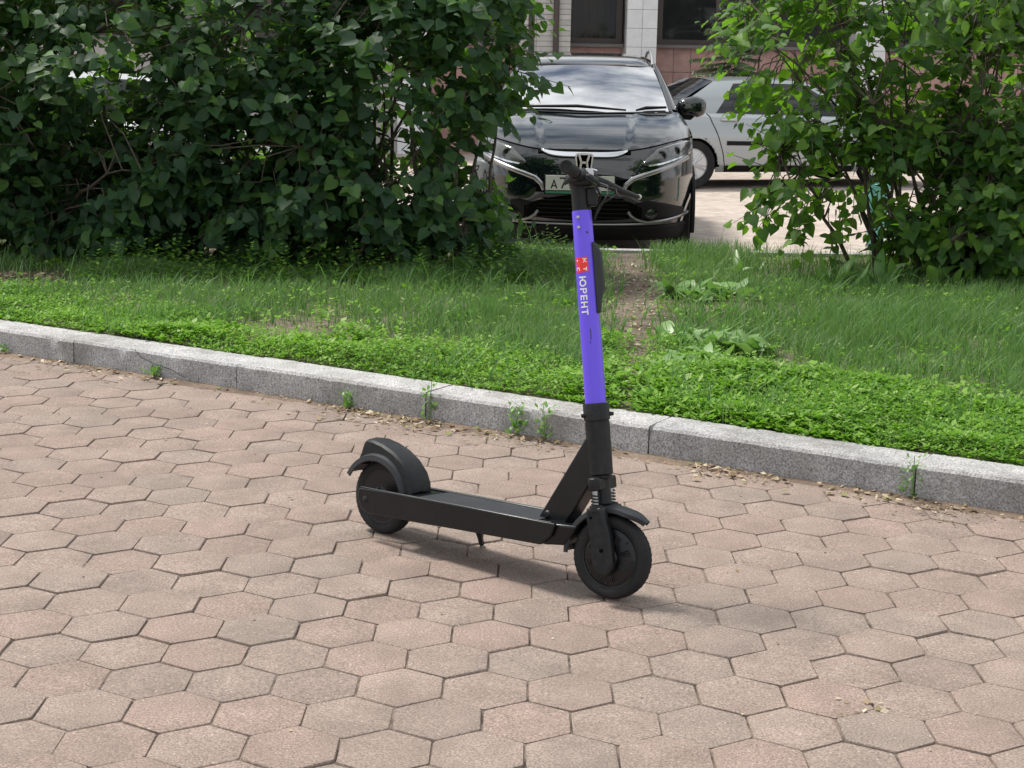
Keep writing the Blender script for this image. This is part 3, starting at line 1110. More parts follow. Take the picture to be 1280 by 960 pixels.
# fine long grass
x, y, d = scatter(520000, rng)
front = np.clip((d - np.where(x > 0.7, 1.15, 0.55) - 0.5 * (vnoise(x, y, 1.3, 11) - 0.5)) / 0.5, 0.22, 1)
under = np.where((y > 10.0) & (x < -0.3), 0.25, 1.0) * np.where((y > 10.4) & (x > 1.7), 0.35, 1.0)
k = rng.random(len(x)) < front * path_mask(x, y) ** 1.5 * bare_mask(x, y) * under * (0.12 + 0.88 * vnoise(x, y, 3.1, 12) ** 1.3) * clump_mask(x, y) * 0.78
x, y, d = x[k], y[k], d[k]
n = len(x)
tall = vnoise(x, y, 1.7, 14)
L = (0.035 + 0.105 * tall ** 1.8 + 0.05 * rng.random(n)) * np.where(path_mask(x, y) < 0.8, 0.5, 1)
L *= np.where((x > 1.2) & (d > 1.4), 1.25, 1.0)
tuft = ((x + 0.28) / 0.22) ** 2 + ((y - 8.0) / 0.3) ** 2 < 1
L = np.where(tuft, L * 1.5, L)
V, T = blades(x, y, zsoil(x, y) - 0.005, L, rng.uniform(0.003, 0.0065, n), rng.uniform(0.05, 0.85, n) ** 1.2, rng)
dark = np.clip(0.08 + 0.75 * vnoise(x, y, 1.1, 15) + rng.normal(size=n) * 0.27, 0, 0.93)
dark = np.where(rng.random(n) < 0.06, 0.98, dark)
# coarser tufts and a few pale seed stalks among the fine blades
xs, ys, dsx = scatter(26000, rng)
kk = rng.random(len(xs)) < path_mask(xs, ys) * bare_mask(xs, ys) * np.clip((vnoise(xs, ys, 1.9, 61) - 0.45) * 3, 0, 1) * np.where((ys > 10.0) & (xs < -0.3), 0.2, 1.0)
xs, ys = xs[kk], ys[kk]
n2 = len(xs)
pale = rng.random(n2) < 0.06
V2, _ = blades(xs, ys, zsoil(xs, ys) - 0.005, np.where(pale, rng.uniform(0.2, 0.38, n2), rng.uniform(0.08, 0.22, n2)), np.where(pale, 0.004, rng.uniform(0.006, 0.012, n2)), rng.uniform(0.2, 1.1, n2), rng)
V = np.concatenate([V, V2])
dark = np.concatenate([dark, np.where(pale, 1.0, rng.uniform(0.45, 0.92, n2))])
n = len(V)
me = tri_mesh('grass', V.reshape(-1, 3), (T[None] + (np.arange(n) * 7)[:, None, None]).reshape(-1, 3), 'grass', np.repeat(dark, 7))
tag(mesh_obj('grass', me), 'long fine green grass covering the lawn behind the kerb', 'grass', kind='stuff')
N_GRASS = n

# low leafy ground cover, thickest by the kerb
x, y, d = scatter(560000, rng)
edge = np.where(x > 0.4, 1.55, 0.85) + 0.7 * (vnoise(x, y, 1.6, 21) - 0.5)
k = rng.random(len(x)) < np.clip((edge - d) / 0.35, 0.035, 1) * path_mask(x, y) ** 1.3 * bare_mask(x, y) * np.where(x < 0.35, 0.75, 1) * 0.85
x, y, d = x[k], y[k], d[k]
n = len(x)
big = (vnoise(x, y, 3.7, 62) > 0.70) & (rng.random(n) < 0.25)
h = 0.012 + 0.07 * vnoise(x, y, 4, 22) * rng.random(n) ** 0.5 + 0.03 * rng.random(n)
h *= np.clip((d - 0.17) / 0.12, 0.45, 1)
z = zsoil(x, y)
NL = 4
V = np.zeros((n, NL, 4, 3))
a0 = rng.uniform(0, 2 * math.pi, n)
for j in range(NL):
    a = a0 + j * 1.75 + rng.normal(size=n) * 0.2
    dr = np.stack([np.cos(a), np.sin(a), rng.uniform(-0.35, 0.75, n)], 1)
    sd = np.stack([-np.sin(a), np.cos(a), rng.normal(size=n) * 0.25], 1)
    ln_ = (rng.uniform(0.009, 0.021, n) * (1 + 0.5 * (vnoise(x, y, 2.7, 24) > 0.66) + 0.8 * big))[:, None]
    wd = ln_ * rng.uniform(0.16, 0.50, n)[:, None]
    c = np.stack([x, y, z + h * (1 - 0.22 * j * rng.random(n))], 1)
    V[:, j, 0] = c
    V[:, j, 1] = c + dr * ln_ * 0.6 + sd * wd
    V[:, j, 2] = c + dr * ln_ * 1.1
    V[:, j, 3] = c + dr * ln_ * 0.6 - sd * wd
T = np.array([(0, 1, 2), (0, 2, 3)])
q = np.arange(n * NL) * 4
print('plants', N_GRASS, n)
cl = np.clip(0.2 + 0.5 * vnoise(x, y, 2.2, 23) + rng.normal(size=n) * 0.26, 0, 0.99)
me = tri_mesh('ground_cover', V.reshape(-1, 3), (T[None] + q[:, None, None]).reshape(-1, 3), 'clover', np.repeat(cl, 4 * NL))
tag(mesh_obj('ground_cover', me), 'bright green low leafy ground cover growing along the kerb', 'ground cover', kind='stuff')


# broad-leaved weeds: each a plant with its leaves
WLV = np.array([(0, 0, 0), (0, 0.33, 0.02), (0, 0.68, 0.0), (0, 1.0, -0.10), (0.10, 0.12, 0.03), (0.25, 0.38, 0.07), (0.24, 0.62, 0.06), (0.13, 0.85, -0.02),
                (-0.10, 0.12, 0.03), (-0.25, 0.38, 0.07), (-0.24, 0.62, 0.06), (-0.13, 0.85, -0.02)], float)
WLT = np.array([(0, 4, 1), (4, 5, 1), (1, 5, 2), (5, 6, 2), (2, 6, 7), (2, 7, 3), (0, 1, 8), (8, 1, 9), (1, 2, 9), (9, 2, 10), (2, 11, 10), (2, 3, 11)], int)
WMESH = [tri_mesh('leaf', WLV * np.array([w, 1, c]), WLT, 'weed', smooth=True) for w, c in ((1, 1), (1.25, 1.5), (0.85, 0.6), (1.1, -0.6))]


def weed(name, label, x, y, n, size, seed, up=0.6, stem=0.0, z=None, category='weed', group=None, spread=0.02, slim=1.0):
    rr = random.Random(seed)
    z = soil_z(x, y) if z is None else z
    root = thing(name, label, category, (x, y, z), group=group)
    for i in range(n):
        a = i * 2.399 + rr.uniform(-0.4, 0.4)
        t = i / max(1, n - 1)
        el = up * rr.uniform(0.6, 1.3) + (0.3 if stem else 0)
        s = size * rr.uniform(0.65, 1.15) * (1 - 0.35 * t if stem else 1)
        o = link(bpy.data.objects.new('leaf', rr.choice(WMESH)), root)
        o.matrix_local = (Matrix.Translation((rr.uniform(-spread, spread), rr.uniform(-spread, spread), stem * t + 0.004))
                          @ Matrix.Rotation(a, 4, 'Z') @ Matrix.Rotation(min(1.3, el), 4, 'X') @ Matrix.Rotation(rr.uniform(-0.4, 0.4), 4, 'Y')
                          @ Matrix.Diagonal((s * slim, s, s, 1)))
    if stem:
        MB().tube([(0, 0, -0.01), (rr.uniform(-.01, .01), 0.0, stem * 0.5), (rr.uniform(-.015, .015), 0.01, stem)], [0.0028, 0.0022, 0.0012], 5).build('stem', 'weed', root)
    return root


for i, (wx, wy, wn, ws, lab) in enumerate((
        (0.98, 7.28, 26, 0.19, 'largest clump of broad pale weed leaves beside the bare path'),
        (0.80, 7.42, 18, 0.16, 'broad-leaved weed at the path side of the largest weed clump'),
        (1.16, 7.20, 16, 0.16, 'broad-leaved weed on the lawn side of the largest weed clump'),
        (0.72, 6.62, 14, 0.14, 'low pale weed rosette where the bare path meets the kerb'),
        (0.86, 6.95, 14, 0.14, 'low weed between the kerb rosette and the largest clump'),
        (1.00, 9.2, 18, 0.18, 'leafy weed clump on the right of the path nearer the black car'),
        (1.16, 9.0, 16, 0.17, 'leafy weed just right of the clump nearer the black car'),
        (1.30, 9.25, 14, 0.17, 'leafy weed rightmost of the clumps nearer the black car'),
        (2.08, 9.75, 8, 0.26, 'long-leaved pale weed in front of the right shrub, left one'),
        (2.42, 9.9, 8, 0.26, 'long-leaved pale weed in front of the right shrub, middle one'),
        (2.74, 9.85, 8, 0.24, 'long-leaved pale weed in front of the right shrub, right one'),
        (1.55, 10.3, 9, 0.22, 'long-leaved pale weed by the lot at the foot of the right shrub'))):
    weed('broad_leaved_weed', lab, wx, wy, wn, ws, 50 + i, up=0.55 if ws < 0.2 else 0.8, group='weeds in the lawn', spread=0.09, slim=1.0 if ws < 0.2 else 0.5)
for i, (wx, wy, wn, ws, st, lab) in enumerate((
        (-1.60, 6.985, 22, 0.045, 0.04, 'small wilting weed at the kerb foot, leftmost one'),
        (-0.69, 6.33, 34, 0.038, 0.07, 'bushy little weed at the kerb foot left of the scooter'),
        (-0.345, 6.105, 30, 0.036, 0.17, 'thin tall weed growing up a kerb joint behind the rear wheel'),
        (0.02, 5.90, 44, 0.040, 0.12, 'dense upright weed at the kerb foot between rear wheel and stem'),
        (0.125, 5.84, 34, 0.038, 0.14, 'straggly weed at the kerb foot just left of the scooter stem'),
        (1.365, 5.08, 32, 0.036, 0.15, 'small weed growing from a kerb joint on the right'),
        (-2.5, 7.43, 18, 0.04, 0.03, 'low weed at the kerb foot at the left frame edge'))):
    q = Vector((wx, wy))
    dd = kerb_dist(wx, wy)
    q = q - KN * (dd + 0.012)
    weed('kerb_weed', lab, q.x, q.y, wn, ws, 80 + i, up=0.5, stem=st, z=0.002, group='weeds at the kerb foot', spread=0.03)
# leafy undergrowth in the shade at the foot of the left shrubs
rng = np.random.default_rng(77)
V, T, RV = [], [], []
for i in range(260):
    x0, y0 = rng.uniform(-2.6, 0.1), rng.uniform(9.1, 9.8)
    if i > 200:
        x0, y0 = rng.uniform(-0.2, 0.35), rng.uniform(9.6, 10.9)
    z0 = soil_z(x0, y0)
    hh = rng.uniform(0.08, 0.28)
    for j in range(12):
        t = (j + 1) / 12
        a = j * 2.4
        dr = np.array([math.cos(a), math.sin(a), 0.25])
        sd = np.array([-math.sin(a), math.cos(a), 0])
        c = np.array([x0, y0, z0 + hh * t])
        l_ = 0.065 * (1.2 - 0.6 * t)
        k = len(V)
        V += [c, c + dr * l_ * 0.5 + sd * l_ * 0.22, c + dr * l_, c + dr * l_ * 0.5 - sd * l_ * 0.22]
        T += [(k, k + 1, k + 2), (k, k + 2, k + 3)]
        RV += [rng.random()] * 4
me = tri_mesh('undergrowth', np.array(V), np.array(T), 'leaf_r', np.array(RV))
tag(mesh_obj('undergrowth', me), 'leafy green undergrowth at the shaded foot of the shrubs', 'undergrowth', kind='stuff')

# dry litter: along the kerb foot, on the bare path, a few scraps on the pavers
rng = np.random.default_rng(41)
V, T, RV = [], [], []
spots = []
for i in range(1300):
    s = rng.choice([rng.uniform(-3.4, 2.4), -0.72 + rng.normal() * 0.12, 0.05 + rng.normal() * 0.16, 0.95 + rng.normal() * 0.12, 1.62 + rng.normal() * 0.2, -0.4 + rng.normal() * 0.1, -2.3 + rng.normal() * 0.35])
    q = K0 + KD * s - KN * abs(rng.normal() * 0.085 + 0.02)
    spots.append((q.x, q.y, 0.003 + rng.random() * 0.010, 0.006 + 0.034 * rng.random() ** 2.2))
for i in range(260):
    s = rng.uniform(-4, 4)
    q = K0 + KD * s - KN * abs(rng.normal()) * 0.8
    spots.append((q.x, q.y, 0.003, rng.uniform(0.006, 0.016)))
for i in range(90):
    spots.append((rng.uniform(-2, 2), rng.uniform(2.6, 5.5), 0.003, rng.uniform(0.005, 0.014)))
for i in range(900):
    yy = rng.uniform(6.1, 10.8)
    xx = np.interp(yy, PATHX[0], PATHX[1]) + rng.normal() * 0.12
    spots.append((xx, yy, soil_z(xx, yy) + 0.004, rng.uniform(0.012, 0.04)))
for i in range(260):
    spots.append((-3.05 + rng.normal() * 0.25, 9.35 + rng.normal() * 0.12, soil_z(-3.05, 9.35) + 0.006, rng.uniform(0.02, 0.05)))
for i in range(16):
    spots.append((0.845 + rng.normal() * 0.035, 3.335 + rng.normal() * 0.03, 0.0025, rng.uniform(0.006, 0.024)))
for (xx, yy, zz, l_) in spots:
    if kerb_dist(xx, yy) > -0.005 and kerb_dist(xx, yy) < 0.2:
        continue
    a = rng.uniform(0, 6.28)
    dr = np.array([math.cos(a), math.sin(a), rng.normal() * 0.2])
    sd = np.array([-math.sin(a), math.cos(a), rng.normal() * 0.35])
    w_ = l_ * rng.uniform(0.12, 0.4)
    c = np.array([xx, yy, zz])
    k = len(V)
    V += [c - dr * l_ / 2, c + sd * w_ + np.array([0, 0, l_ * 0.1]), c + dr * l_ / 2, c - sd * w_ + np.array([0, 0, l_ * 0.06])]
    T += [(k, k + 1, k + 2), (k, k + 2, k + 3)]
    RV += [rng.random()] * 4
me = tri_mesh('leaf_litter', np.array(V), np.array(T), 'litter', np.array(RV))
tag(mesh_obj('leaf_litter', me), 'dry leaf scraps scattered along the kerb foot and bare path', 'leaf litter', kind='stuff')


# ------------------------------------------------------------------ black crossover facing the camera
def lin(tab, x):
    return float(np.interp(x, [a for a, _ in tab], [b for _, b in tab]))


def sstep(x):
    x = min(1, max(0, x))
    return x * x * (3 - 2 * x)


def solid(o, th, off=-1):
    md = o.modifiers.new('solid', 'SOLIDIFY')
    md.thickness = th
    md.offset = off
    return o


def tyre_prof(Rw, rin, hw):
    return [(rin, -hw * 0.8), (Rw * 0.93, -hw), (Rw * 0.985, -hw * 0.82), (Rw, -hw * 0.4), (Rw, hw * 0.4), (Rw * 0.985, hw * 0.82), (Rw * 0.93, hw), (rin, hw * 0.8)]


def car_wheel(parent, c, Rw, hw, axis, spokes=5):
    w = MB().lathe(tyre_prof(Rw, Rw * 0.66, hw), c, axis, 40, closed=True).build('wheel', 'rubber', parent)
    c = Vector(c)
    ax = Vector(axis).normalized()
    m = MB()
    m.lathe([(Rw * 0.66, hw * 0.75), (Rw * 0.62, hw * 0.85), (Rw * 0.59, hw * 0.6), (Rw * 0.58, -hw * 0.5)], c, ax, 40)
    a = ax.orthogonal().normalized()
    b = ax.cross(a)
    for k in range(spokes):
        q = 2 * math.pi * k / spokes
        for dq in (-0.14, 0.14):
            e1 = a * math.cos(q + dq) + b * math.sin(q + dq)
            m.tube([c + ax * hw * 0.72, c + e1 * Rw * 0.6 + ax * hw * 0.7], [Rw * 0.07, Rw * 0.05], 6)
    m.lathe([(0, hw * 0.85), (Rw * 0.12, hw * 0.82), (Rw * 0.14, hw * 0.5), (0.0, hw * 0.45)], c, ax, 16)
    m.build('rim', 'alloy', w)
    MB().lathe([(0.0, hw * 0.25), (Rw * 0.57, hw * 0.2), (Rw * 0.57, -hw * 0.4)], c, ax, 24).build('brake_disc', 'dark', w)
    return w


CYAW = R(2.52)
car = thing('parked_car', 'black crossover parked nose-on behind the scooter', 'car', (0.528, 12.0, LOT_Z), -CYAW, group='parked cars')
CW = 0.878
YZ = [(0.17, 0.25), (0.22, 0.17), (0.30, 0.105), (0.40, 0.05), (0.50, 0.012), (0.58, 0.0), (0.66, 0.004), (0.75, 0.025), (0.83, 0.06), (0.90, 0.11), (0.98, 0.19)]


def yf(x, z):
    a = min(1.0, abs(x) / CW)
    sc = 0.03 * math.exp(-((z - 0.46) / 0.10) ** 2) * sstep((0.46 - abs(x)) / 0.1)         # mouth set back
    sh = 0.02 * math.exp(-((z - 0.60) / 0.06) ** 2) * sstep((abs(x) - 0.34) / 0.1)
    return 0.56 * a ** 5.5 + 0.06 * a * a + lin(YZ, z) + sc + sh * 0.5


def zh(x):
    return 0.882 + 0.085 * sstep((abs(x) - 0.28) / 0.60)


def fpt(x, z, off=0.0):
    return Vector((x, yf(x, z) - off, z))


def fascia(u, v):
    s = -1 + 2 * u
    x = CW * (s * 0.55 + 0.45 * math.sin(s * math.pi / 2))
    z = 0.17 + v * (zh(x) - 0.17)
    return fpt(x, z)


body = MB().patch(fascia, 64, 34)
edge_y = lambda z: yf(CW, z)


def hood(u, v):
    s = -1 + 2 * u
    x0 = CW * (s * 0.55 + 0.45 * math.sin(s * math.pi / 2))
    p0 = fpt(x0, zh(x0))
    sx = x0 / CW
    p1 = Vector((0.775 * sx, 1.04 + 0.17 * sx * sx, 1.128 + 0.016 * abs(sx)))
    q = p0.lerp(p1, v)
    q.z += 0.040 * math.sin(math.pi * v ** 0.8) * (1 - 0.35 * sx * sx)
    xc = 0.345 + 0.075 * v
    q.z += 0.009 * (sstep((abs(q.x) - xc + 0.02) / 0.03) - 0.8 * sstep((abs(q.x) - xc - 0.01) / 0.12)) * sstep(v / 0.08) * sstep((1 - v) / 0.06)
    return q


body.patch(hood, 72, 30)
BELT = [(0.6, 0.967), (0.77, 0.99), (1.21, 1.144), (2.0, 1.16), (3.2, 1.19), (4.25, 1.23)]
TOPX = [(0.6, CW), (0.77, 0.872), (1.21, 0.785), (2.0, 0.785), (3.4, 0.775), (4.25, 0.70)]
WC = [(0.90, 0.34), (3.51, 0.34)]


def flank(sd):
    def fn(u, v):
        z = 0.17 + v * (zh(CW) - 0.17)
        y = edge_y(z) + u * (4.25 - edge_y(z))
        zt = 0.17 + v * (lin(BELT, y) - 0.17)
        k = sstep((v - 0.72) / 0.28)
        x = CW * (1 - k) + lin(TOPX, y) * k
        x *= 1 - 0.10 * sstep((y - 3.4) / 0.85)
        x -= 0.03 * sstep((0.2 - v) / 0.2) * sstep(u * 20)
        return Vector((sd * x, y, zt))
    return fn


def not_arch(cs):
    c = sum((Vector(q) for q in cs), Vector()) / 4
    return all((c.y - wy) ** 2 + (c.z - wz) ** 2 > 0.375 ** 2 for wy, wz in WC)


for sd in (-1, 1):
    body.patch(flank(sd), 110, 40, keep=not_arch)
body.build('body', 'carpaint', car, smooth=50, merge=0.002)
m = MB()
m.patch(lambda u, v: Vector(((-1 + 2 * u) * 0.72, 4.25 + 0.1 * math.sin(math.pi * v), 0.2 + 1.03 * v)), 10, 8)
m.build('tailgate', 'carpaint', car, smooth=60)
MB().box((0, 2.3, 0.42), (1.36, 3.4, 0.40)).build('underbody', 'dark', car)
for sd in (-1, 1):
    for wy, wz in WC:
        arc = [Vector((sd * 0.885, wy + 0.375 * math.cos(q), wz + 0.375 * math.sin(q))) for q in np.linspace(-0.35, math.pi + 0.35, 24)]
        MB().tube(arc, 0.022, 6).build('arch_trim', 'carplastic', car)
        car_wheel(car, (sd * 0.775, wy, wz - 0.005), 0.335, 0.105, (sd, 0, 0))


def ws(u, v):
    s = -1 + 2 * u
    b = Vector((0.705 * s, 1.05 + 0.15 * s * s, 1.132 + 0.018 * s * s))
    t = Vector((0.588 * s, 1.95 + 0.07 * s * s, 1.525 - 0.012 * s * s))
    q = b.lerp(t, v)
    q.z += 0.022 * math.sin(math.pi * v)
    return q


MB().patch(ws, 20, 12).build('windscreen', 'carglass', car, smooth=60)
# roof with the header above the glass
RZ = [(1.95, 1.528), (2.05, 1.56), (2.35, 1.607), (2.75, 1.632), (3.4, 1.62), (4.05, 1.56)]


def roof(u, v):
    s = -1 + 2 * u
    y = 1.95 + 0.07 * s * s + v * (4.05 - 1.95 - 0.07 * s * s)
    return Vector((0.600 * s, y, lin(RZ, y) - 0.012 * s * s - 0.05 * abs(s) ** 9))


MB().patch(roof, 24, 24).build('roof', 'carpaint', car, smooth=60)
for sd in (-1, 1):
    m = MB()
    m.patch(lambda u, v: Vector((sd * (0.785 + (0.60 - 0.785) * v ** 1.15), (1.30 + u * 2.75) * (1 - v) + (2.03 + u * 1.95) * v, (1.15 + 0.05 * u) * (1 - v) + (1.535 + 0.02 * math.sin(u * 3)) * v)), 24, 8)
    m.build('side_window', 'darkglass', car, smooth=60)
    m = MB()
    m.patch(lambda u, v: Vector((sd * ((0.702 + 0.085 * u) * (1 - v) + (0.586 + 0.028 * u) * v), (1.20 + 0.06 * u) * (1 - v) + (2.015 + 0.03 * u) * v,
                                 (1.155 - 0.012 * u) * (1 - v) + (1.522 + 0.012 * u) * v + 0.022 * math.sin(math.pi * v) + 0.02 * math.sin(math.pi * u))), 6, 14)
    m.build('pillar', 'carpaint', car, smooth=60)
    MB().tube([Vector((sd * 0.585, y, lin(RZ, y) + [-0.03, -0.01, 0.012, 0.022, 0.025, 0.025, 0.025, 0.022, 0.015, 0.0, -0.03][i])) for i, y in enumerate(np.linspace(2.04, 3.95, 11))], 0.014, 8).build('roof_rail', 'steel', car)
    # mirror
    mm = MB()
    def mir_fn(u, v):
        a, b = 2 * math.pi * u, math.pi * (v - 0.5)
        ca, sa_ = math.cos(a), math.sin(a)
        k = abs(math.cos(b)) ** 0.55
        x = math.copysign(abs(ca) ** 0.6, ca) * 0.125 * k
        z = math.copysign(abs(sa_) ** 0.75, sa_) * 0.090 * k
        if sd * x < 0:
            z *= 0.86
        return Vector((sd * 0.905 + x, 1.45 + 0.085 * math.sin(b), 1.185 + z))
    mm.patch(mir_fn, 28, 14)
    mo = mm.build('mirror', 'carpaint', car, smooth=70, merge=0.001)
    MB().prism([(sd * 0.76, 1.42, 1.085), (sd * 0.90, 1.42, 1.075), (sd * 0.94, 1.42, 1.11), (sd * 0.76, 1.42, 1.145)], (0, 0.07, 0)).build('mirror_foot', 'carplastic', mo, bevel=0.01)
# wipers
m = MB().tube([ws(0.10, 0.045) + Vector((0, -0.02, 0.012)), ws(0.45, 0.075) + Vector((0, -0.02, 0.02)), ws(0.74, 0.02) + Vector((0, -0.03, 0.015))], [0.010, 0.014, 0.008], 6)
m.build('wiper', 'carplastic', car)
m = MB().tube([ws(0.80, 0.02) + Vector((0, -0.02, 0.012)), ws(0.86, 0.05) + Vector((0, -0.02, 0.015)), ws(0.985, 0.055) + Vector((0, -0.02, 0.012))], [0.008, 0.015, 0.010], 6)
m.build('wiper', 'carplastic', car)
MB().patch(lambda u, v: hood(u * 0.9 + 0.05, 1.0) + Vector((0, -0.02 + 0.05 * v, 0.004 + 0.006 * v)), 20, 1).build('cowl', 'carplastic', car)


def strip(name, mat, x0, x1, lo, up, off, parent=car, n=24, nv=6, th=0.012):
    m = MB().patch(lambda u, v: fpt(x0 + (x1 - x0) * u, lo(x0 + (x1 - x0) * u) * (1 - v) + up(x0 + (x1 - x0) * u) * v, off), n, nv)
    return solid(m.build(name, mat, parent, smooth=60), th, 0)


strip('bonnet_gap', 'dark', -0.36, 0.36, lambda x: 0.850, lambda x: 0.8815, 0.004)
strip('grille', 'dark', -0.37, 0.37, lambda x: 0.55 + 0.02 * abs(x), lambda x: 0.70 - 0.05 * (abs(x) / 0.37) ** 3, 0.004)
strip('lower_grille', 'dark', -0.46, 0.46, lambda x: 0.335 + 0.03 * (abs(x) / 0.46) ** 2, lambda x: 0.535 - 0.09 * (abs(x) / 0.46) ** 2, 0.004)
strip('chin', 'carplastic', -0.84, 0.84, lambda x: 0.172, lambda x: 0.285 + 0.02 * (abs(x) / 0.84) ** 2, 0.005, n=48)
for sd in (-1, 1):
    # unpainted pocket round the fog lamp
    PU = [(0.40, 0.47), (0.50, 0.50), (0.66, 0.47), (0.80, 0.43)]
    PL = [(0.40, 0.36), (0.50, 0.34), (0.66, 0.35), (0.80, 0.375)]
    m = MB().patch(lambda u, v: fpt(sd * (0.40 + 0.40 * u), lin(PL, 0.40 + 0.40 * u) * (1 - v) + lin(PU, 0.40 + 0.40 * u) * v, 0.004), 20, 6)
    solid(m.build('fog_pocket', 'carplastic', car, smooth=60), 0.008, 0)
    # bonnet shut line over the lamp
    m = MB().tube([fpt(sd * x, zh(x) - 0.004, 0.002) for x in np.linspace(0.34, 0.872, 24)], 0.0055, 5)
    m.build('bonnet_gap', 'dark', car)
    m = MB().tube([fpt(sd * x, z, 0.002) for x, z in ((0.454, 0.775), (0.43, 0.74), (0.40, 0.70))], 0.004, 5)
    m.build('bumper_gap', 'dark', car)
for k in range(5):
    zz = 0.36 + 0.034 * k
    m = MB().stroke([(x, zz) for x in np.linspace(-0.40 + 0.02 * k, 0.40 - 0.02 * k, 9)], 0.007, lambda u, v: fpt(u, v, 0.014))
    solid(m.build('grille_slat', 'carplastic', car, smooth=0), 0.006, 0)
gr_bar = strip('grille_bar', 'chrome', -0.335, 0.335, lambda x: 0.828 + 0.045 * (abs(x) / 0.335) ** 6, lambda x: 0.862 + 0.022 * (abs(x) / 0.335) ** 4, 0.016)
for zz in (0.655, 0.60):
    m = MB().stroke([(-0.35, zz + 0.012), (0, zz), (0.35, zz + 0.012)], 0.008, lambda u, v: fpt(u, v, 0.012))
    solid(m.build('grille_slat', 'carplastic', car, smooth=0), 0.006, 0)
for sd in (-1, 1):
    UP = [(0.454, 0.786), (0.57, 0.893), (0.70, 0.925), (0.804, 0.944), (0.862, 0.938)]
    LO = [(0.454, 0.776), (0.529, 0.759), (0.70, 0.800), (0.822, 0.831), (0.862, 0.860)]
    m = MB().patch(lambda u, v: fpt(sd * (0.454 + 0.408 * u), lin(LO, 0.454 + 0.408 * u) * (1 - v) + lin(UP, 0.454 + 0.408 * u) * v, 0.008 + 0.01 * math.sin(math.pi * v)), 24, 8)
    hl = solid(m.build('headlight', 'lens', car, smooth=60), 0.014, 0)
    for (lx, lz, lr) in ((0.60, 0.842, 0.042), (0.72, 0.872, 0.036)):
        MB().lathe([(lr, 0.0), (lr * 0.8, 0.008), (lr * 0.5, 0.004), (0.0, 0.012)], fpt(sd * lx, lz, 0.016), (0, -1, 0), 20).build('lamp', 'darkglass', hl)
    m = MB().stroke([(sd * 0.50, 0.768), (sd * 0.60, 0.782), (sd * 0.83, 0.842)], 0.012, lambda u, v: fpt(u, v, 0.026))
    solid(m.build('light_strip', 'chrome', hl, smooth=0), 0.006, 0)
    m = MB().stroke([(sd * a, b) for a, b in ((0.305, 0.575), (0.325, 0.62), (0.377, 0.666), (0.46, 0.695), (0.60, 0.738), (0.72, 0.778), (0.835, 0.822))], 0.036, lambda u, v: fpt(u, v, 0.014))
    solid(m.build('wing_trim', 'satin', car, smooth=25), 0.012, 0)
    m = MB().stroke([(sd * a, b) for a, b in ((0.352, 0.408), (0.375, 0.375), (0.42, 0.345), (0.50, 0.324), (0.62, 0.333), (0.75, 0.352), (0.85, 0.376))], 0.022, lambda u, v: fpt(u, v, 0.014))
    solid(m.build('fog_trim', 'satin', car, smooth=25), 0.012, 0)
    m = MB().lathe([(0.050, -0.004), (0.050, 0.010), (0.040, 0.014), (0.0, 0.018)], fpt(sd * 0.53, 0.405, 0.004), (sd * 0.15, -1, 0), 20)
    m.build('fog_lamp', 'darkglass', car)
m = MB().stroke([(a, 0.300 + 0.06 * abs(a) ** 2.2) for a in np.linspace(-0.62, 0.62, 22)], 0.016, lambda u, v: fpt(u, v, 0.012))
solid(m.build('lower_trim', 'satin', car, smooth=25), 0.008, 0)
# emblem: rounded frame and letter-like bars on the grille bar
em = MB()
emap = lambda u, v: Vector((u * 0.84, yf(0, 0.79) - 0.045, 0.790 + v * 0.84))
fr_ = [(-0.078, 0.060), (-0.066, 0.074), (0, 0.078), (0.066, 0.074), (0.078, 0.060), (0.064, -0.062), (0.052, -0.074), (0, -0.078), (-0.052, -0.074), (-0.064, -0.062)]
em.stroke(fr_, 0.013, emap, closed=True)
em.stroke([(-0.046, 0.066), (-0.026, 0.0), (-0.036, -0.066)], 0.018, emap)
em.stroke([(0.046, 0.066), (0.026, 0.0), (0.036, -0.066)], 0.018, emap)
em.stroke([(-0.028, -0.002), (0.028, -0.002)], 0.020, emap)
solid(em.build('emblem', 'chrome', car, smooth=0), 0.02, 0)
MB().box((0, yf(0, 0.79) - 0.02, 0.790), (0.11, 0.02, 0.11)).build('emblem_back', 'dark', car)
# number plate in its holder
PX, PZ = -0.028, 0.622
npl = MB().box((PX, -0.030, PZ - 0.004), (0.555, 0.016, 0.152)).build('number_plate_holder', 'carplastic', car, bevel=0.004)
MB().box((PX, -0.041, PZ + 0.010), (0.530, 0.006, 0.112)).build('number_plate', 'plate', npl, bevel=0.002)
MB().box((PX, -0.0405, PZ - 0.062), (0.530, 0.005, 0.020)).build('green_strip', 'green', npl)
pmap = lambda u, v: Vector((PX - 0.252 + u, -0.0455, PZ - 0.033 + v))
m = MB()
m.stroke([(0.030, 0), (0.052, 0.062), (0.074, 0)], 0.011, pmap)
m.stroke([(0.038, 0.020), (0.066, 0.020)], 0.009, pmap)
for ox in (0.096, 0.160):
    m.stroke([(ox, 0.080), (ox + 0.046, 0.080), (ox + 0.016, 0.0)], 0.012, pmap)
m.build('plate_lettering', 'black_print', npl, smooth=0)


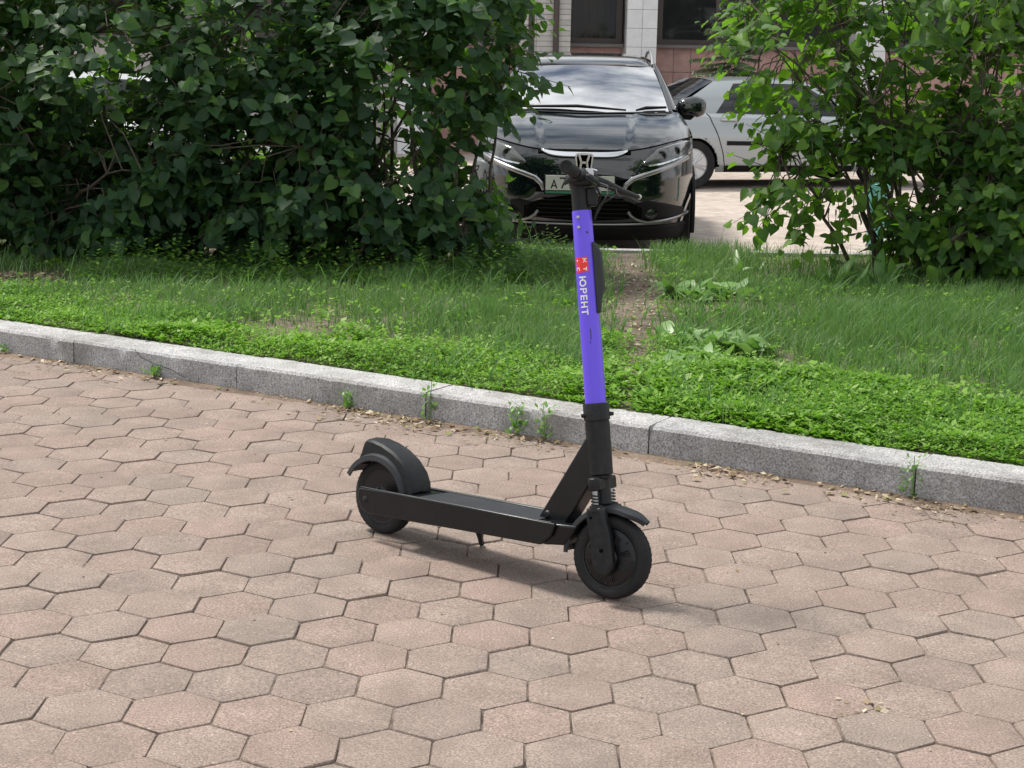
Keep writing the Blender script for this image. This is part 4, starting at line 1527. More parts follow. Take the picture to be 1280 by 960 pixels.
# ------------------------------------------------------------------ silver saloon side-on behind it
def make_sedan(name, label, loc, rz, paint):
    root = thing(name, label, 'car', loc, rz, group='parked cars')
    Lc = 4.6
    HW = [(0.0, 0.70), (0.06, 0.78), (0.2, 0.825), (0.6, 0.85), (2.3, 0.86), (3.9, 0.845), (4.3, 0.80), (4.5, 0.73), (4.6, 0.62)]
    BZ = [(0.0, 0.86), (0.05, 0.93), (0.15, 0.955), (0.7, 0.965), (2.3, 0.935), (3.3, 0.915), (4.1, 0.82), (4.45, 0.74), (4.6, 0.62)]
    WCS = [(0.98, 0.31), (3.62, 0.31)]
    secs = [(0.90, 0.0), (0.965, 0.12), (0.985, 0.25), (1.0, 0.42), (1.0, 0.62), (0.985, 0.80), (0.955, 0.93), (0.90, 0.985), (0.80, 1.0)]

    def side(sd):
        def fn(u, v):
            x = Lc * u
            k = v * (len(secs) - 1)
            i = min(len(secs) - 2, int(k))
            t = k - i
            yy = secs[i][0] * (1 - t) + secs[i + 1][0] * t
            zz = secs[i][1] * (1 - t) + secs[i + 1][1] * t
            z0 = 0.21 + 0.10 * sstep((0.3 - x) / 0.3) + 0.04 * sstep((x - 4.3) / 0.3)
            return Vector((x, sd * yy * lin(HW, x), z0 + zz * (lin(BZ, x) - z0)))
        return fn

    def keep(cs):
        c = sum((Vector(q) for q in cs), Vector()) / 4
        return all((c.x - a) ** 2 + (c.z - b) ** 2 > 0.345 ** 2 for a, b in WCS)
    m = MB()
    for sd in (-1, 1):
        m.patch(side(sd), 120, 32, keep=keep)
    top = lambda u, v: Vector((Lc * v, 0.80 * lin(HW, Lc * v) * (-1 + 2 * u), lin(BZ, Lc * v) + 0.025 * (1 - (-1 + 2 * u) ** 2)))
    m.patch(top, 12, 120)
    for x in (0.0, Lc):
        m.add([side(-1)(x / Lc, v / 12) for v in range(13)] + [side(1)(x / Lc, v / 12) for v in range(12, -1, -1)], [tuple(range(26))])
    m.build('body', paint, root, smooth=40, merge=0.002)
    # greenhouse
    B = [(0.66, 0.735, 0.955), (3.40, 0.735, 0.915)]
    T = [(1.32, 0.560, 1.335), (2.58, 0.560, 1.345)]

    def gs(sd, u, v):
        b = Vector(B[0]).lerp(Vector(B[1]), u)
        t = Vector(T[0]).lerp(Vector(T[1]), u)
        t.z += 0.02 * math.sin(math.pi * u)
        q = b.lerp(t, v)
        q.y += 0.03 * math.sin(math.pi * v)
        q.y *= sd
        return q
    for sd in (-1, 1):
        for nm, mt_, u0, u1, v0, v1, off in (('quarter_pillar', paint, 0.0, 0.235, 0, 1, 0), ('rear_window', 'darkglass', 0.235, 0.52, 0.0, 0.90, -0.006), ('door_pillar', 'dark', 0.52, 0.55, 0, 0.9, -0.004),
                                             ('front_window', 'darkglass', 0.55, 0.925, 0.0, 0.90, -0.006), ('front_pillar', paint, 0.925, 1.0, 0, 1, 0), ('window_header', paint, 0.235, 0.925, 0.90, 1.0, 0)):
            mm = MB().patch(lambda u, v: gs(sd, u0 + (u1 - u0) * u, v0 + (v1 - v0) * v) + Vector((0, sd * off, 0)), 14, 8)
            mm.build(nm, mt_, root, smooth=60)
    MB().patch(lambda u, v: Vector((T[0][0] + (T[1][0] - T[0][0]) * v, 0.56 * (-1 + 2 * u), 1.335 + 0.01 * v + 0.02 * math.sin(math.pi * v) + 0.035 * (1 - (-1 + 2 * u) ** 2))), 12, 12).build('roof', paint, root, smooth=60)

    def endglass(i, sgn):
        def fn(u, v):
            s = -1 + 2 * u
            b, t = B[i], T[i]
            x = b[0] * (1 - v) + t[0] * v + sgn * 0.10 * (1 - s * s)
            return Vector((x, s * (b[1] * (1 - v) + t[1] * v), b[2] * (1 - v) + (t[2] + 0.035 * (1 - s * s)) * v + 0.03 * math.sin(math.pi * v)))
        return fn
    rgl = MB().patch(endglass(0, -1), 14, 10).build('rear_glass', 'darkglass', root, smooth=60)
    m = MB()
    for k in range(1, 6):
        m.tube([endglass(0, -1)(0.06 + 0.88 * q / 12, k / 6.0) + Vector((-0.004, 0, 0.004)) for q in range(13)], 0.002, 4)
    m.build('heating_wires', 'frame', rgl)
    MB().patch(endglass(1, 1), 14, 10).build('windscreen', 'darkglass', root, smooth=60)
    for sd in (-1, 1):
        sf = side(sd)
        on = lambda x, v, off=0.004: sf(x / Lc, v) + Vector((0, sd * off, 0))
        for x in (1.30, 2.32, 3.28):
            m = MB()
            pts = [on(x + 0.07 * sstep((v - 0.1) / 0.6) * (1 if x < 2 else 0), v) for v in np.linspace(0.06, 0.86, 14)]
            if x < 2:
                pts = [on(1.02 + 0.38 * math.sin(min(1, max(0, (1 - v) * 1.6)) * math.pi / 2) if v > 0.45 else 1.40, v) for v in np.linspace(0.06, 0.86, 14)]
                pts = [on(lin([(0.06, 1.42), (0.3, 1.38), (0.5, 1.30), (0.65, 1.22), (0.86, 1.16)], v), v) for v in np.linspace(0.06, 0.86, 16)]
            m.tube(pts, 0.005, 4)
            m.build('door_gap', 'dark', root)
        for x in (1.34, 2.46):
            h = MB().tube([on(x, 0.70, 0.01), on(x + 0.06, 0.705, 0.03), on(x + 0.16, 0.705, 0.03), on(x + 0.22, 0.70, 0.01)], 0.014, 6)
            h.build('door_handle', paint, root)
        MB().patch(lambda u, v: on(1.42 + 1.80 * u, 0.40 + 0.045 * v, 0.010), 30, 2).build('side_moulding', 'carplastic', root)
        MB().patch(lambda u, v: on(1.42 + 1.80 * u, 0.0 + 0.12 * v, 0.006), 30, 2).build('sill_trim', 'carplastic', root)
        for a, b in WCS:
            arc = [Vector((a + 0.345 * math.cos(q), sd * (lin(HW, a) * 0.985), b + 0.345 * math.sin(q))) for q in np.linspace(0.0, math.pi, 22)]
            MB().tube(arc, 0.014, 6).build('arch_lip', paint, root)
            car_wheel(root, (a, sd * 0.75, b), 0.305, 0.095, (0, sd, 0), 6)
    MB().box((2.3, 0, 0.40), (4.0, 1.25, 0.32)).build('underbody', 'dark', root)
    MB().box((-0.01, 0.62, 0.72), (0.06, 0.26, 0.14)).build('tail_light', 'red', root, bevel=0.02)
    MB().box((-0.01, -0.62, 0.72), (0.06, 0.26, 0.14)).build('tail_light', 'red', root, bevel=0.02)
    return root


SA = R(16)
rw = Vector((2.20, 19.6))                 # rear wheel on the near side
sx = rw.x - (0.98 * math.cos(SA) + 0.75 * math.sin(SA))
sy = rw.y - (0.98 * math.sin(SA) - 0.75 * math.cos(SA))
make_sedan('parked_saloon', 'silver saloon seen from the side behind the right shrub', (sx, sy, LOT_Z), SA, 'silver')
make_sedan('parked_saloon', 'white saloon glimpsed through the left shrubs', (-6.2, 15.6, LOT_Z), R(3), 'whitecar')

# litter bin behind the right shrub
lb = thing('litter_bin', 'small turquoise litter bin behind the right shrub', 'bin', (3.16, 13.5, LOT_Z))
m = MB().lathe([(0.072, 0.03), (0.076, 0.05), (0.096, 0.54), (0.088, 0.54), (0.07, 0.08), (0.0, 0.07)], (0, 0, 0), (0, 0, 1), 28)
m.build('bucket', 'turquoise', lb)
MB().lathe([(0.094, 0.525), (0.103, 0.530), (0.103, 0.552), (0.092, 0.556), (0.088, 0.54)], (0, 0, 0), (0, 0, 1), 28, closed=True).build('rim', 'turquoise', lb)
MB().lathe([(0.0, 0.0), (0.085, 0.0), (0.085, 0.018), (0.03, 0.03), (0.0, 0.03)], (0, 0, 0), (0, 0, 1), 20).build('foot', 'steel', lb)

# ------------------------------------------------------------------ the electric scooter
LEAN, SYAW = R(6.0), R(-40.0)
SMAT = Matrix.Translation((-0.396, 4.613, 0.0)) @ Matrix.Rotation(SYAW, 4, 'Z') @ Matrix.Rotation(-LEAN, 4, 'X')
sct = thing('electric_scooter', 'black electric kick scooter with a purple stem standing on the pavers', 'scooter', mat=SMAT)
RW = 0.116
RAKE = R(11.7)
PIV = Vector((0.813, 0, 0.338))
AX = Vector((-math.sin(RAKE), 0, math.cos(RAKE)))
XF = Vector((math.cos(RAKE), 0, math.sin(RAKE)))


def steer(turn):
    c, s = math.cos(turn), math.sin(turn)

    def f(p):
        return PIV + XF * (c * p.x - s * p.y) + Vector((0, 1, 0)) * (s * p.x + c * p.y) + AX * p.z
    return f


S0, S1, S2 = steer(0.0), steer(R(9)), steer(R(27))
STX = steer(R(16))          # the stem tube and its print


def ztop(x):
    return 0.1505 + 0.0541 * x


# deck with side panels and grip mat
m = MB()
plan = [(0.125, -0.074), (0.70, -0.076), (0.785, -0.050), (0.785, 0.050), (0.70, 0.076), (0.125, 0.074)]
m.add([(x, y, ztop(x) - 0.004) for x, y in plan] + [(x - (0.035 if x > 0.75 else 0), y, 0.078 + 0.062 * x) for x, y in plan],
      [tuple(range(6)), tuple(range(11, 5, -1))] + [(i, (i + 1) % 6, 6 + (i + 1) % 6, 6 + i) for i in range(6)])
deck = m.build('deck', 'blackpaint', sct, bevel=0.008, seg=3)
m = MB()
mat_fn = lambda u, v: Vector((0.20 + 0.46 * u, -0.066 + 0.132 * v, ztop(0.20 + 0.46 * u) - 0.001))
m.add([mat_fn(0, 0), mat_fn(1, 0), mat_fn(1, 1), mat_fn(0, 1)] + [mat_fn(a, b) - Vector((0, 0, 0.004)) for a, b in ((0, 0), (1, 0), (1, 1), (0, 1))],
      [(0, 1, 2, 3), (0, 1, 5, 4), (1, 2, 6, 5), (2, 3, 7, 6), (3, 0, 4, 7)])
for i in range(58):
    for j in range(13):
        c = mat_fn((i + 0.5) / 58, (j + 0.5 + 0.5 * (i % 2) - 0.25) / 13)
        r_ = 0.0028
        m.add([c + Vector((r_, 0, 0)), c + Vector((0, r_, 0)), c - Vector((r_, 0, 0)), c - Vector((0, r_, 0)), c + Vector((0, 0, 0.0016))], [(0, 1, 4), (1, 2, 4), (2, 3, 4), (3, 0, 4)])
m.build('deck_mat', 'greyplastic', deck, smooth=0)
for sd in (-1, 1):
    poly = [(-0.032, 0.147), (-0.036, 0.118), (-0.018, 0.085), (0.012, 0.074), (0.13, 0.0815), (0.69, 0.121), (0.722, 0.150), (0.735, 0.190)]
    poly += [(0.40, 0.1735), (0.10, 0.157)]
    m = MB().prism([(x, sd * 0.074, z) for x, z in poly], (0, sd * 0.013, 0))
    sp_ = m.build('side_panel', 'blackpaint', sct, bevel=0.004, seg=2)
    m = MB().tube([(x, sd * 0.083, ztop(x) + 0.0005 + 0.0012 * 0) for x in np.linspace(-0.025, 0.72, 16)], 0.0018, 6)
    m.build('edge_strip', 'greyplastic', sp_)
    m = MB().lathe([(0.0, 0.004), (0.006, 0.003), (0.011, 0.0), (0.011, -0.006)], (0.0, sd * 0.088, 0.116), (0, sd, 0), 14)
    m.build('axle_nut', 'blackplastic', sp_)
# reflector/bolt on the strut foot and the strut itself
st = MB().prism([(0.627, -0.029, 0.176), (0.728, -0.029, 0.180), (0.812, -0.029, 0.335), (0.792, -0.029, 0.452), (0.782, -0.029, 0.455)], (0, 0.058, 0)).build('neck_strut', 'blackpaint', sct, bevel=0.007, seg=3)
for sd in (-1, 1):
    MB().lathe([(0.0, 0.006), (0.008, 0.005), (0.012, 0.0), (0.012, -0.004)], (0.662, sd * 0.029, 0.196), (0, sd, 0), 16).build('pivot_bolt', 'blackplastic', st)

# head tube and clamp
ht = MB(S0).lathe([(0.030, -0.004), (0.034, 0.0), (0.0345, 0.142), (0.0330, 0.144), (0.0330, 0.147), (0.0365, 0.149), (0.0365, 0.190), (0.0350, 0.195), (0.0, 0.195)], (0, 0, 0), (0, 0, 1), 36)
ht = ht.build('head_tube', 'blackplastic', sct)
m = MB(S0)
m.lathe([(0.0, 0.012), (0.0055, 0.010), (0.0065, 0.0), (0.0065, -0.006)], (0.026, 0.026, 0.163), (1, 1, 0), 10)
m.lathe([(0.0, 0.010), (0.0055, 0.008), (0.0065, 0.0), (0.0065, -0.006)], (-0.020, -0.030, 0.163), (-0.6, -1, 0), 10)
m.build('clamp_bolt', 'blackplastic', ht)

# purple stem tube, print, bolts, electronics box
tb = MB(STX).lathe([(0.0, 0.19), (0.0292, 0.19), (0.0290, 0.30), (0.0282, 0.55), (0.0272, 0.722), (0.0268, 0.727), (0.0, 0.727)], (0, 0, 0), (0, 0, 1), 48).build('stem_tube', 'purple', sct)


def tube_r(z):
    return lin([(0.19, 0.0292), (0.30, 0.0290), (0.55, 0.0282), (0.722, 0.0272)], z)


def decal(z0, ang0, off=0.0005):
    """u: down the tube, v: towards the front of the tube (text reads downwards)."""
    def f(u, v):
        z = z0 - u
        r_ = tube_r(z) + off
        a = ang0 + v / r_
        return Vector((r_ * math.cos(a), r_ * math.sin(a), z))
    return f


TA = R(-93)
# red sticker
m = MB(STX)
f = decal(0.598, TA, 0.0004)
m.patch(lambda u, v: f(0.042 * u, -0.019 + 0.038 * v), 4, 16)
stk = m.build('red_sticker', 'red', tb, smooth=60)
m = MB(STX)
f = decal(0.598, TA, 0.0008)
g = 0.011
wl = 0.0030


def ring(cx, cy, rx, ry, a0, a1, n=20):
    return [(cx + rx * math.cos(q), cy + ry * math.sin(q)) for q in np.linspace(a0, a1, n)]


# letters in a square: top row M T, below a dot and C (u along reading direction, v up)
m.stroke([(0.005, 0.005), (0.005, 0.014), (0.0095, 0.008), (0.014, 0.014), (0.014, 0.005)], 0.0026, f)
m.stroke([(0.028, 0.0135), (0.038, 0.0135)], 0.0028, f)
m.stroke([(0.033, 0.0135), (0.033, 0.005)], 0.0028, f)
m.stroke([(0.006, -0.013), (0.011, -0.013)], 0.004, f)
m.stroke(ring(0.033, -0.012, 0.0045, 0.005, R(45), R(315)), 0.0026, f)
m.build('sticker_lettering', 'white', stk, smooth=0)
# the name down the tube
m = MB(STX)
f = decal(0.545, TA, 0.0006)
HT_, w = 0.021, 0.0040
y0, y1 = -HT_ / 2, HT_ / 2
u = 0.0
m.stroke([(u + w / 2, y0), (u + w / 2, y1)], w, f)                       # Ю
m.stroke([(u + w, 0), (u + 0.009, 0)], w * 0.9, f)
m.stroke(ring(u + 0.0180, 0, 0.0082, HT_ / 2 - w / 2, 0, 2 * math.pi, 25)[:-1], w, f, closed=True)
u = 0.0325
m.stroke([(u + w / 2, y0), (u + w / 2, y1)], w, f)                       # Р
m.stroke([(u + w, y1 - w / 2), (u + 0.008, y1 - w / 2)] + ring(u + 0.0085, 0.0045, 0.0045, 0.0042, R(80), R(-80), 10) + [(u + w, 0.0005)], w * 0.9, f)
u = 0.0515
m.stroke([(u + w / 2, y0), (u + w / 2, y1)], w, f)                       # Е
for yy in (y0 + w / 2, 0, y1 - w / 2):
    m.stroke([(u + w, yy), (u + 0.0135, yy)], w * 0.9, f)
u = 0.0695
for q in (0, 0.0125):
    m.stroke([(u + w / 2 + q, y0), (u + w / 2 + q, y1)], w, f)           # Н
m.stroke([(u + w, 0), (u + 0.0125, 0)], w * 0.9, f)
u = 0.0895
m.stroke([(u, y1 - w / 2), (u + 0.0165, y1 - w / 2)], w * 0.9, f)        # Т
m.stroke([(u + 0.00825, y1 - w), (u + 0.00825, y0)], w, f)
m.build('stem_lettering', 'white', tb, smooth=0)
for zz in (0.708, 0.680):
    d_ = Vector((math.cos(R(-92)), math.sin(R(-92)), 0))
    MB(STX).lathe([(0.0, 0.0032), (0.0022, 0.0032), (0.0045, 0.0024), (0.0052, 0.0), (0.0052, -0.003)], d_ * tube_r(zz) + Vector((0, 0, zz)), d_, 14).build('bolt', 'steel', tb)
# scuffs on the paint
m = MB(STX)
f = decal(0.40, R(-70), 0.0004)
m.stroke([(0.0, 0.0), (0.012, 0.001), (0.03, 0.0005)], 0.0022, f)
m.stroke([(0.033, -0.002), (0.042, -0.001)], 0.0015, f)
f = decal(0.668, R(-50), 0.0004)
m.stroke([(0.0, 0.0), (0.006, 0.004)], 0.004, f)
m.build('scuff', 'greyplastic', tb, smooth=0)
bx_poly = [(0.022, 0.640), (0.033, 0.636), (0.047, 0.606), (0.048, 0.512), (0.037, 0.478), (0.033, 0.442), (0.022, 0.440)]
m = MB(steer(R(30))).prism([(x, -0.019, z) for x, z in bx_poly], (0, 0.038, 0))
m.build('control_box', 'greyplastic', sct, bevel=0.006, seg=3)

# upper stem and handlebar
us = MB(STX).lathe([(0.0, 0.72), (0.0255, 0.72), (0.0258, 0.795), (0.030, 0.800), (0.030, 0.826), (0.024, 0.835), (0.0, 0.836)], (0, 0, 0), (0, 0, 1), 36).build('upper_stem', 'blackplastic', sct)
hb = MB(S2).tube([(0.004, y, 0.822 + (0.002 if abs(y) > 0.1 else 0)) for y in np.linspace(-0.20, 0.205, 9)], 0.0115, 16).build('handlebar', 'blackplastic', sct)
for sd in (-1, 1):
    m = MB(S2)
    prof = [(0.0, -0.006)]
    for k in range(16):
        h0 = k * 0.0068
        prof += [(0.0160, h0), (0.0168, h0 + 0.0022), (0.0168, h0 + 0.0046), (0.0160, h0 + 0.0064)]
    prof = [(0.0, 0.0), (0.0165, 0.0)] + prof[1:] + [(0.0182, 0.110), (0.0182, 0.114), (0.0165, 0.1165), (0.0105, 0.1165), (0.0095, 0.1145), (0.0, 0.1145)]
    m.lathe(prof, (0.004, sd * 0.098, 0.824), (0, sd, 0), 28)
    m.build('grip', 'rubber', hb)
m = MB(S2)
m.prism([(-0.030, -0.045, 0.828), (0.042, -0.045, 0.822), (0.052, -0.045, 0.804), (0.036, -0.045, 0.792), (-0.020, -0.045, 0.796), (-0.034, -0.045, 0.812)], (0, 0.095, 0))
m.build('bar_clamp', 'blackplastic', hb, bevel=0.008, seg=3)
MB(S2).prism([(-0.032, -0.03, 0.829), (0.026, -0.03, 0.829), (0.020, -0.03, 0.842), (-0.026, -0.03, 0.837)], (0, 0.06, 0)).build('display', 'darkglass', hb, bevel=0.003)
MB(S2).lathe([(0.0, -0.085), (0.0155, -0.085), (0.0185, -0.070), (0.020, -0.02), (0.020, 0.03), (0.0175, 0.080), (0.0150, 0.095), (0.0, 0.095)], (0.006, 0, 0.820), (0, 1, 0), 24).build('bar_housing', 'blackplastic', hb)
# brake lever with its bracket on the far side, bell, throttle, cables
m = MB(S2).box((0.014, 0.082, 0.822), (0.044, 0.024, 0.032))
m.build('lever_bracket', 'blackplastic', hb, bevel=0.005)
m = MB(S2).tube([(0.030, 0.085, 0.820), (0.060, 0.095, 0.806), (0.095, 0.125, 0.786), (0.125, 0.170, 0.775), (0.135, 0.190, 0.773)], [0.014, 0.0125, 0.0105, 0.0075, 0.006], 12)
bl_ = m.build('brake_lever', 'blackplastic', hb)
MB(S2).lathe([(0.0, 0.008), (0.006, 0.006), (0.008, 0.0), (0.006, -0.006), (0.0, -0.008)], (0.136, 0.193, 0.773), (0.3, 1, 0), 14).build('lever_tip', 'steel', bl_)
m = MB(S2).lathe([(0.016, -0.006), (0.0165, 0.002), (0.014, 0.009), (0.007, 0.013), (0.0, 0.014)], (0.016, 0.062, 0.838), (0.15, 0, 1), 22)
m.build('bell', 'steel', hb)
m = MB(S2).tube([(0.010, 0.075, 0.846), (0.022, 0.088, 0.851), (0.036, 0.092, 0.846)], [0.003, 0.004, 0.003], 8)
m.build('bell_striker', 'chrome', hb)
m = MB(S2).tube([(-0.004, -0.088, 0.812), (-0.018, -0.086, 0.802), (-0.028, -0.082, 0.796)], [0.010, 0.008, 0.005], 10)
m.build('throttle', 'greyplastic', hb)
m = MB(S2)
m.tube([(0.030, 0.072, 0.815), (0.070, 0.050, 0.795), (0.075, 0.01, 0.765), (0.050, -0.004, 0.735), (0.034, 0.0, 0.70)], 0.0032, 8)
m.tube([(0.024, -0.050, 0.812), (0.052, -0.040, 0.788), (0.058, -0.012, 0.762), (0.044, 0.004, 0.735), (0.033, 0.006, 0.70)], 0.0030, 8)
m.tube([(0.036, 0.040, 0.800), (0.095, 0.040, 0.782), (0.10, 0.02, 0.765), (0.060, 0.006, 0.745), (0.036, 0.004, 0.71)], 0.0030, 8)
m.build('cables', 'blackplastic', hb)
m = MB(S2)
m.lathe([(0.0, 0.012), (0.011, 0.010), (0.014, 0.0), (0.013, -0.016), (0.0, -0.018)], (0.046, -0.006, 0.775), (1, -0.5, 0), 18)
m.build('headlight', 'lens', hb)
MB(S2).box((0.034, -0.004, 0.762), (0.030, 0.034, 0.052)).build('headlight_mount', 'blackplastic', hb, bevel=0.006)

# fork with suspension
fk = MB(S1)
fk.lathe([(0.0, -0.004), (0.031, -0.004), (0.031, -0.012), (0.024, -0.016), (0.024, -0.085), (0.0, -0.085)], (0, 0, 0), (0, 0, 1), 28)
fk.box((0.002, 0, -0.027), (0.036, 0.105, 0.030))
for sd in (-1, 1):
    fk.lathe([(0.0, -0.008), (0.0150, -0.008), (0.0165, -0.012), (0.0165, -0.040), (0.0140, -0.044), (0.0, -0.044)], (0.002, sd * 0.047, 0), (0, 0, 1), 20)
fork = fk.build('fork_crown', 'blackplastic', sct, bevel=0.003)
for sd in (-1, 1):
    MB(S1).tube([(0.002, sd * 0.047, -0.040), (0.002, sd * 0.047, -0.098)], 0.0085, 16).build('suspension_rod', 'satin', fork)
    hel = [(0.002 + 0.0115 * math.cos(q), sd * 0.047 + 0.0115 * math.sin(q), -0.050 - 0.034 * q / (2 * math.pi * 4)) for q in np.linspace(0, 2 * math.pi * 4, 56)]
    MB(S1).tube(hel, 0.0022, 6).build('spring', 'blackplastic', fork)
    # lower leg: wide rounded cover down to the axle
    n = 14
    bot = [(0.015 + 0.031 * math.cos(q), -0.238 + 0.040 * math.sin(q)) for q in np.linspace(math.pi, 2 * math.pi, n)]
    poly = [(-0.022, -0.088), (-0.024, -0.120), (-0.018, -0.17)] + bot + [(0.044, -0.17), (0.034, -0.118), (0.026, -0.088)]
    y_in, y_out = sd * 0.034, sd * 0.064
    m = MB(S1).prism([(x, y_in, z) for x, z in poly], (0, y_out - y_in, 0))
    lg = m.build('fork_leg', 'blackplastic', sct, bevel=0.008, seg=3)
    MB(S1).lathe([(0.0, 0.003), (0.0045, 0.002), (0.006, 0.0), (0.006, -0.004)], (0.017, sd * 0.065, -0.205), (0, sd, 0), 12).build('leg_screw', 'dark', lg)
    MB(S1).lathe([(0.0, 0.003), (0.0035, 0.002), (0.0045, 0.0), (0.0045, -0.004)], (-0.008, sd * 0.065, -0.115), (0, sd, 0), 12).build('leg_screw', 'dark', lg)
    MB(S1).lathe([(0.0175, -0.084), (0.0190, -0.090), (0.0190, -0.100), (0.0150, -0.104)], (0.002, sd * 0.047, 0), (0, 0, 1), 20).build('dust_collar', 'blackplastic', lg)
MB(S1).box((0.002, 0, -0.100), (0.044, 0.118, 0.024)).build('fork_bridge', 'blackplastic', fork, bevel=0.006)


def mudguard(xf, cx, cz, r0, a0, a1, hw, th, drop, tip=0.0):
    """Curved guard: swept arched cross-section round the wheel."""
    m = MB(xf)
    sec = [(-hw, -drop), (-hw * 0.96, -drop * 0.25), (-hw * 0.7, 0.0), (0.0, 0.003), (hw * 0.7, 0.0), (hw * 0.96, -drop * 0.25), (hw, -drop)]
    sec = sec + [(y * (1 - th / hw), z - th) for y, z in reversed(sec)]
    ns = len(sec)
    na = 26
    vs, fs = [], []
    for i in range(na + 1):
        t = i / na
        a = a0 + (a1 - a0) * t
        k = 1.0
        if tip and t < 0.16:
            k = 0.35 + 0.65 * sstep(t / 0.16)
        r_ = r0 + 0.010 * (tip and max(0, 0.2 - t) * 5)
        for y, z in sec:
            rr_ = r_ + z
            vs.append((cx + rr_ * math.cos(a), y * k, cz + rr_ * math.sin(a)))
    for i in range(na):
        for j in range(ns):
            j2 = (j + 1) % ns
            fs.append((i * ns + j, i * ns + j2, (i + 1) * ns + j2, (i + 1) * ns + j))
    fs.append(tuple(range(ns)))
    fs.append(tuple(na * ns + j for j in range(ns - 1, -1, -1)))
    return m.add(vs, fs)


mudguard(S1, 0.017, -0.23, 0.141, R(38), R(172), 0.033, 0.003, 0.014, tip=1.0).build('front_mudguard', 'greyplastic', sct, smooth=40)

# front wheel with hub motor
CWF = Vector((0.017, 0, -0.23))


def scooter_tyre(xf, c, name='tyre', parent=None):
    prof = [(0.084, -0.020), (0.094, -0.0245), (0.104, -0.0235), (0.111, -0.0185), (0.1148, -0.010), (0.1160, -0.003), (0.1148, -0.0016), (0.1148, 0.0016), (0.1160, 0.003), (0.1148, 0.010),
            (0.111, 0.0185), (0.104, 0.0235), (0.094, 0.0245), (0.084, 0.020)]
    m = MB(xf).lathe(prof, c, (0, 1, 0), 64, closed=True)
    for sd in (-1, 1):
        for k in range(44):
            q = 2 * math.pi * k / 44
            e = Vector((math.cos(q), 0, math.sin(q)))
            e2 = Vector((math.cos(q + 0.05), 0, math.sin(q + 0.05)))
            p1, p2 = c + e * 0.1150 + Vector((0, sd * 0.0105, 0)), c + e2 * 0.1105 + Vector((0, sd * 0.0198, 0))
            m.tube([p1, p2], 0.0009, 4)
    return m.build(name, 'rubber', parent, smooth=40, merge=0)


m = MB(S1)
m.lathe([(0.0, -0.030), (0.022, -0.030), (0.026, -0.024), (0.066, -0.0235), (0.076, -0.020), (0.080, -0.0175), (0.085, -0.019), (0.085, 0.019), (0.080, 0.0175), (0.076, 0.020), (0.066, 0.0235), (0.026, 0.024), (0.022, 0.030), (0.0, 0.030)], CWF, (0, 1, 0), 56)
for sd in (-1, 1):
    for k in range(8):
        for dq in (-0.10, 0.0, 0.10):
            q = 2 * math.pi * (k + 0.25) / 8 + dq
            e = Vector((math.cos(q), 0, math.sin(q)))
            m.tube([CWF + e * 0.040 + Vector((0, sd * 0.0235, 0)), CWF + e * 0.067 + Vector((0, sd * 0.0240, 0))], 0.0020, 5)
        q = 2 * math.pi * (k + 0.75) / 8
        e = Vector((math.cos(q), 0, math.sin(q)))
        m.lathe([(0.0, 0.003), (0.0035, 0.002), (0.004, -0.002)], CWF + e * 0.071 + Vector((0, sd * 0.0215, 0)), (0, sd, 0), 8)
fw_ = m.build('front_wheel', 'blackpaint', sct, smooth=40, merge=0)
scooter_tyre(S1, CWF, 'tyre', fw_)

# rear wheel with spokes
CR = Vector((0.0, 0, RW))
m = MB()
m.lathe([(0.085, -0.019), (0.080, -0.020), (0.074, -0.017), (0.072, -0.012), (0.072, 0.012), (0.074, 0.017), (0.080, 0.020), (0.085, 0.019)], CR, (0, 1, 0), 56)
m.lathe([(0.0, -0.026), (0.024, -0.026), (0.030, -0.020), (0.036, -0.018), (0.036, 0.018), (0.030, 0.020), (0.024, 0.026), (0.0, 0.026)], CR, (0, 1, 0), 36)
for k in range(5):
    for dq in (-0.24, -0.08, 0.08, 0.24):
        q = 2 * math.pi * (k + 0.3) / 5 + dq
        e = Vector((math.cos(q), 0, math.sin(q)))
        e0 = Vector((math.cos(q - dq * 0.4), 0, math.sin(q - dq * 0.4)))
        m.tube([CR + e0 * 0.034, CR + e * 0.074], [0.0045, 0.0032], 6)
rwheel = m.build('rear_wheel', 'blackpaint', sct, smooth=40, merge=0)
scooter_tyre(None, CR, 'tyre', rwheel)

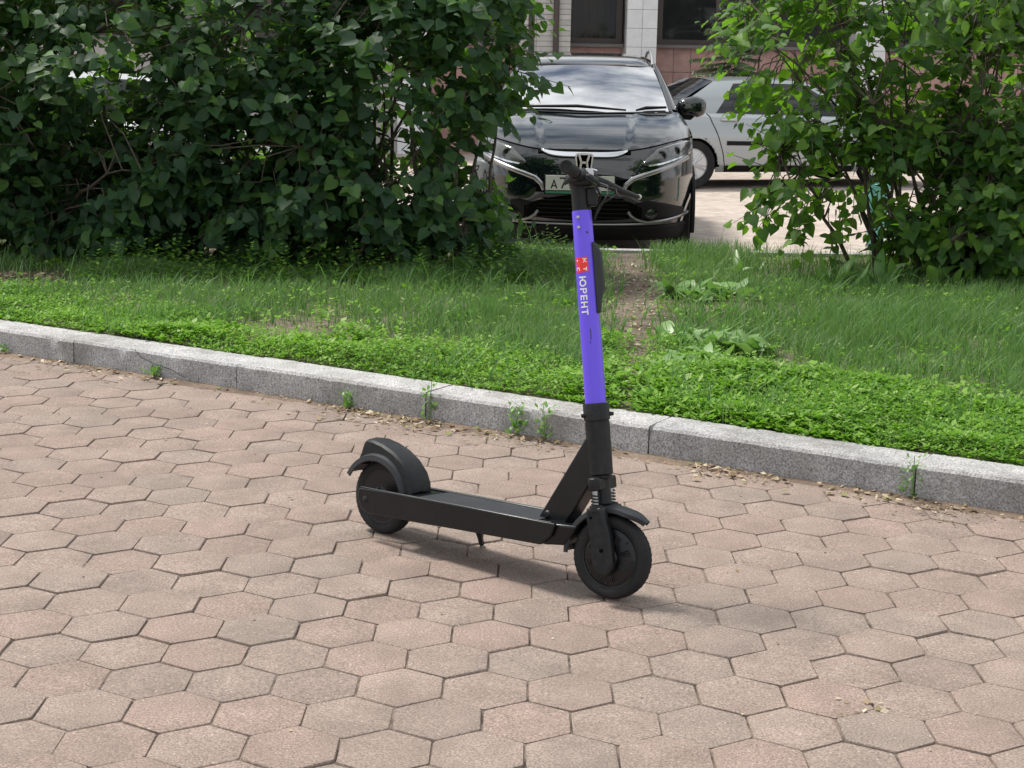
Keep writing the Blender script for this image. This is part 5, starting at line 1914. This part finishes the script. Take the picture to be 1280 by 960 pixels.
# rear mudguard: arched guard with a high wedge-shaped hood
outer = [(0.147, 0.156), (0.143, 0.188), (0.127, 0.219), (0.097, 0.247), (0.056, 0.269), (0.008, 0.284), (-0.034, 0.290), (-0.058, 0.289), (-0.069, 0.281)]
m = MB()
NO = len(outer)
inner_arc = [(RW * 0 + 0.136 * math.cos(q), RW + 0.136 * math.sin(q)) for q in np.linspace(R(17), R(128), NO)]
vs, fs = [], []
hwid = lambda i: 0.050 - 0.010 * (i / (NO - 1))
for i, ((ox, oz), (ix, iz)) in enumerate(zip(outer, inner_arc)):
    w_ = hwid(i)
    vs += [(ox, -w_ * 0.80, oz), (ox + 0.001, 0, oz + 0.004), (ox, w_ * 0.80, oz), (ox, w_ * 0.95, oz - 0.007), (ix, w_, iz), (ix, -w_, iz), (ox, -w_ * 0.95, oz - 0.007)]
for i in range(NO - 1):
    for j in range(7):
        j2 = (j + 1) % 7
        fs.append((i * 7 + j, i * 7 + j2, (i + 1) * 7 + j2, (i + 1) * 7 + j))
fs += [tuple(range(7)), tuple((NO - 1) * 7 + j for j in range(6, -1, -1))]
m.add(vs, fs)
rg = m.build('rear_mudguard', 'blackplastic', sct, smooth=30)
m = mudguard(None, 0.002, RW, 0.138, R(17), R(154), 0.060, 0.003, 0.020)
m.build('wheel_arch', 'greyplastic', rg, smooth=40)
MB().prism([(-0.068, -0.034, 0.276), (-0.072, -0.034, 0.272), (-0.096, -0.034, 0.212), (-0.078, -0.034, 0.205)], (0, 0.068, 0)).build('tail_light', 'taillens', rg, bevel=0.004)

# kickstand on the far side
kg = MB().tube([(0.366, 0.028, 0.094), (0.352, 0.050, 0.072), (0.328, 0.086, 0.040), (0.314, 0.108, 0.020)], [0.016, 0.013, 0.0085, 0.008], 10).build('kickstand', 'blackplastic', sct)
MB().tube([(0.318, 0.104, 0.0225), (0.308, 0.114, 0.0205), (0.300, 0.120, 0.0205)], [0.0095, 0.009, 0.007], 8).build('stand_foot', 'rubber', kg)
MB().box((0.366, 0.022, 0.098), (0.06, 0.04, 0.022)).build('stand_mount', 'blackplastic', kg, bevel=0.004)
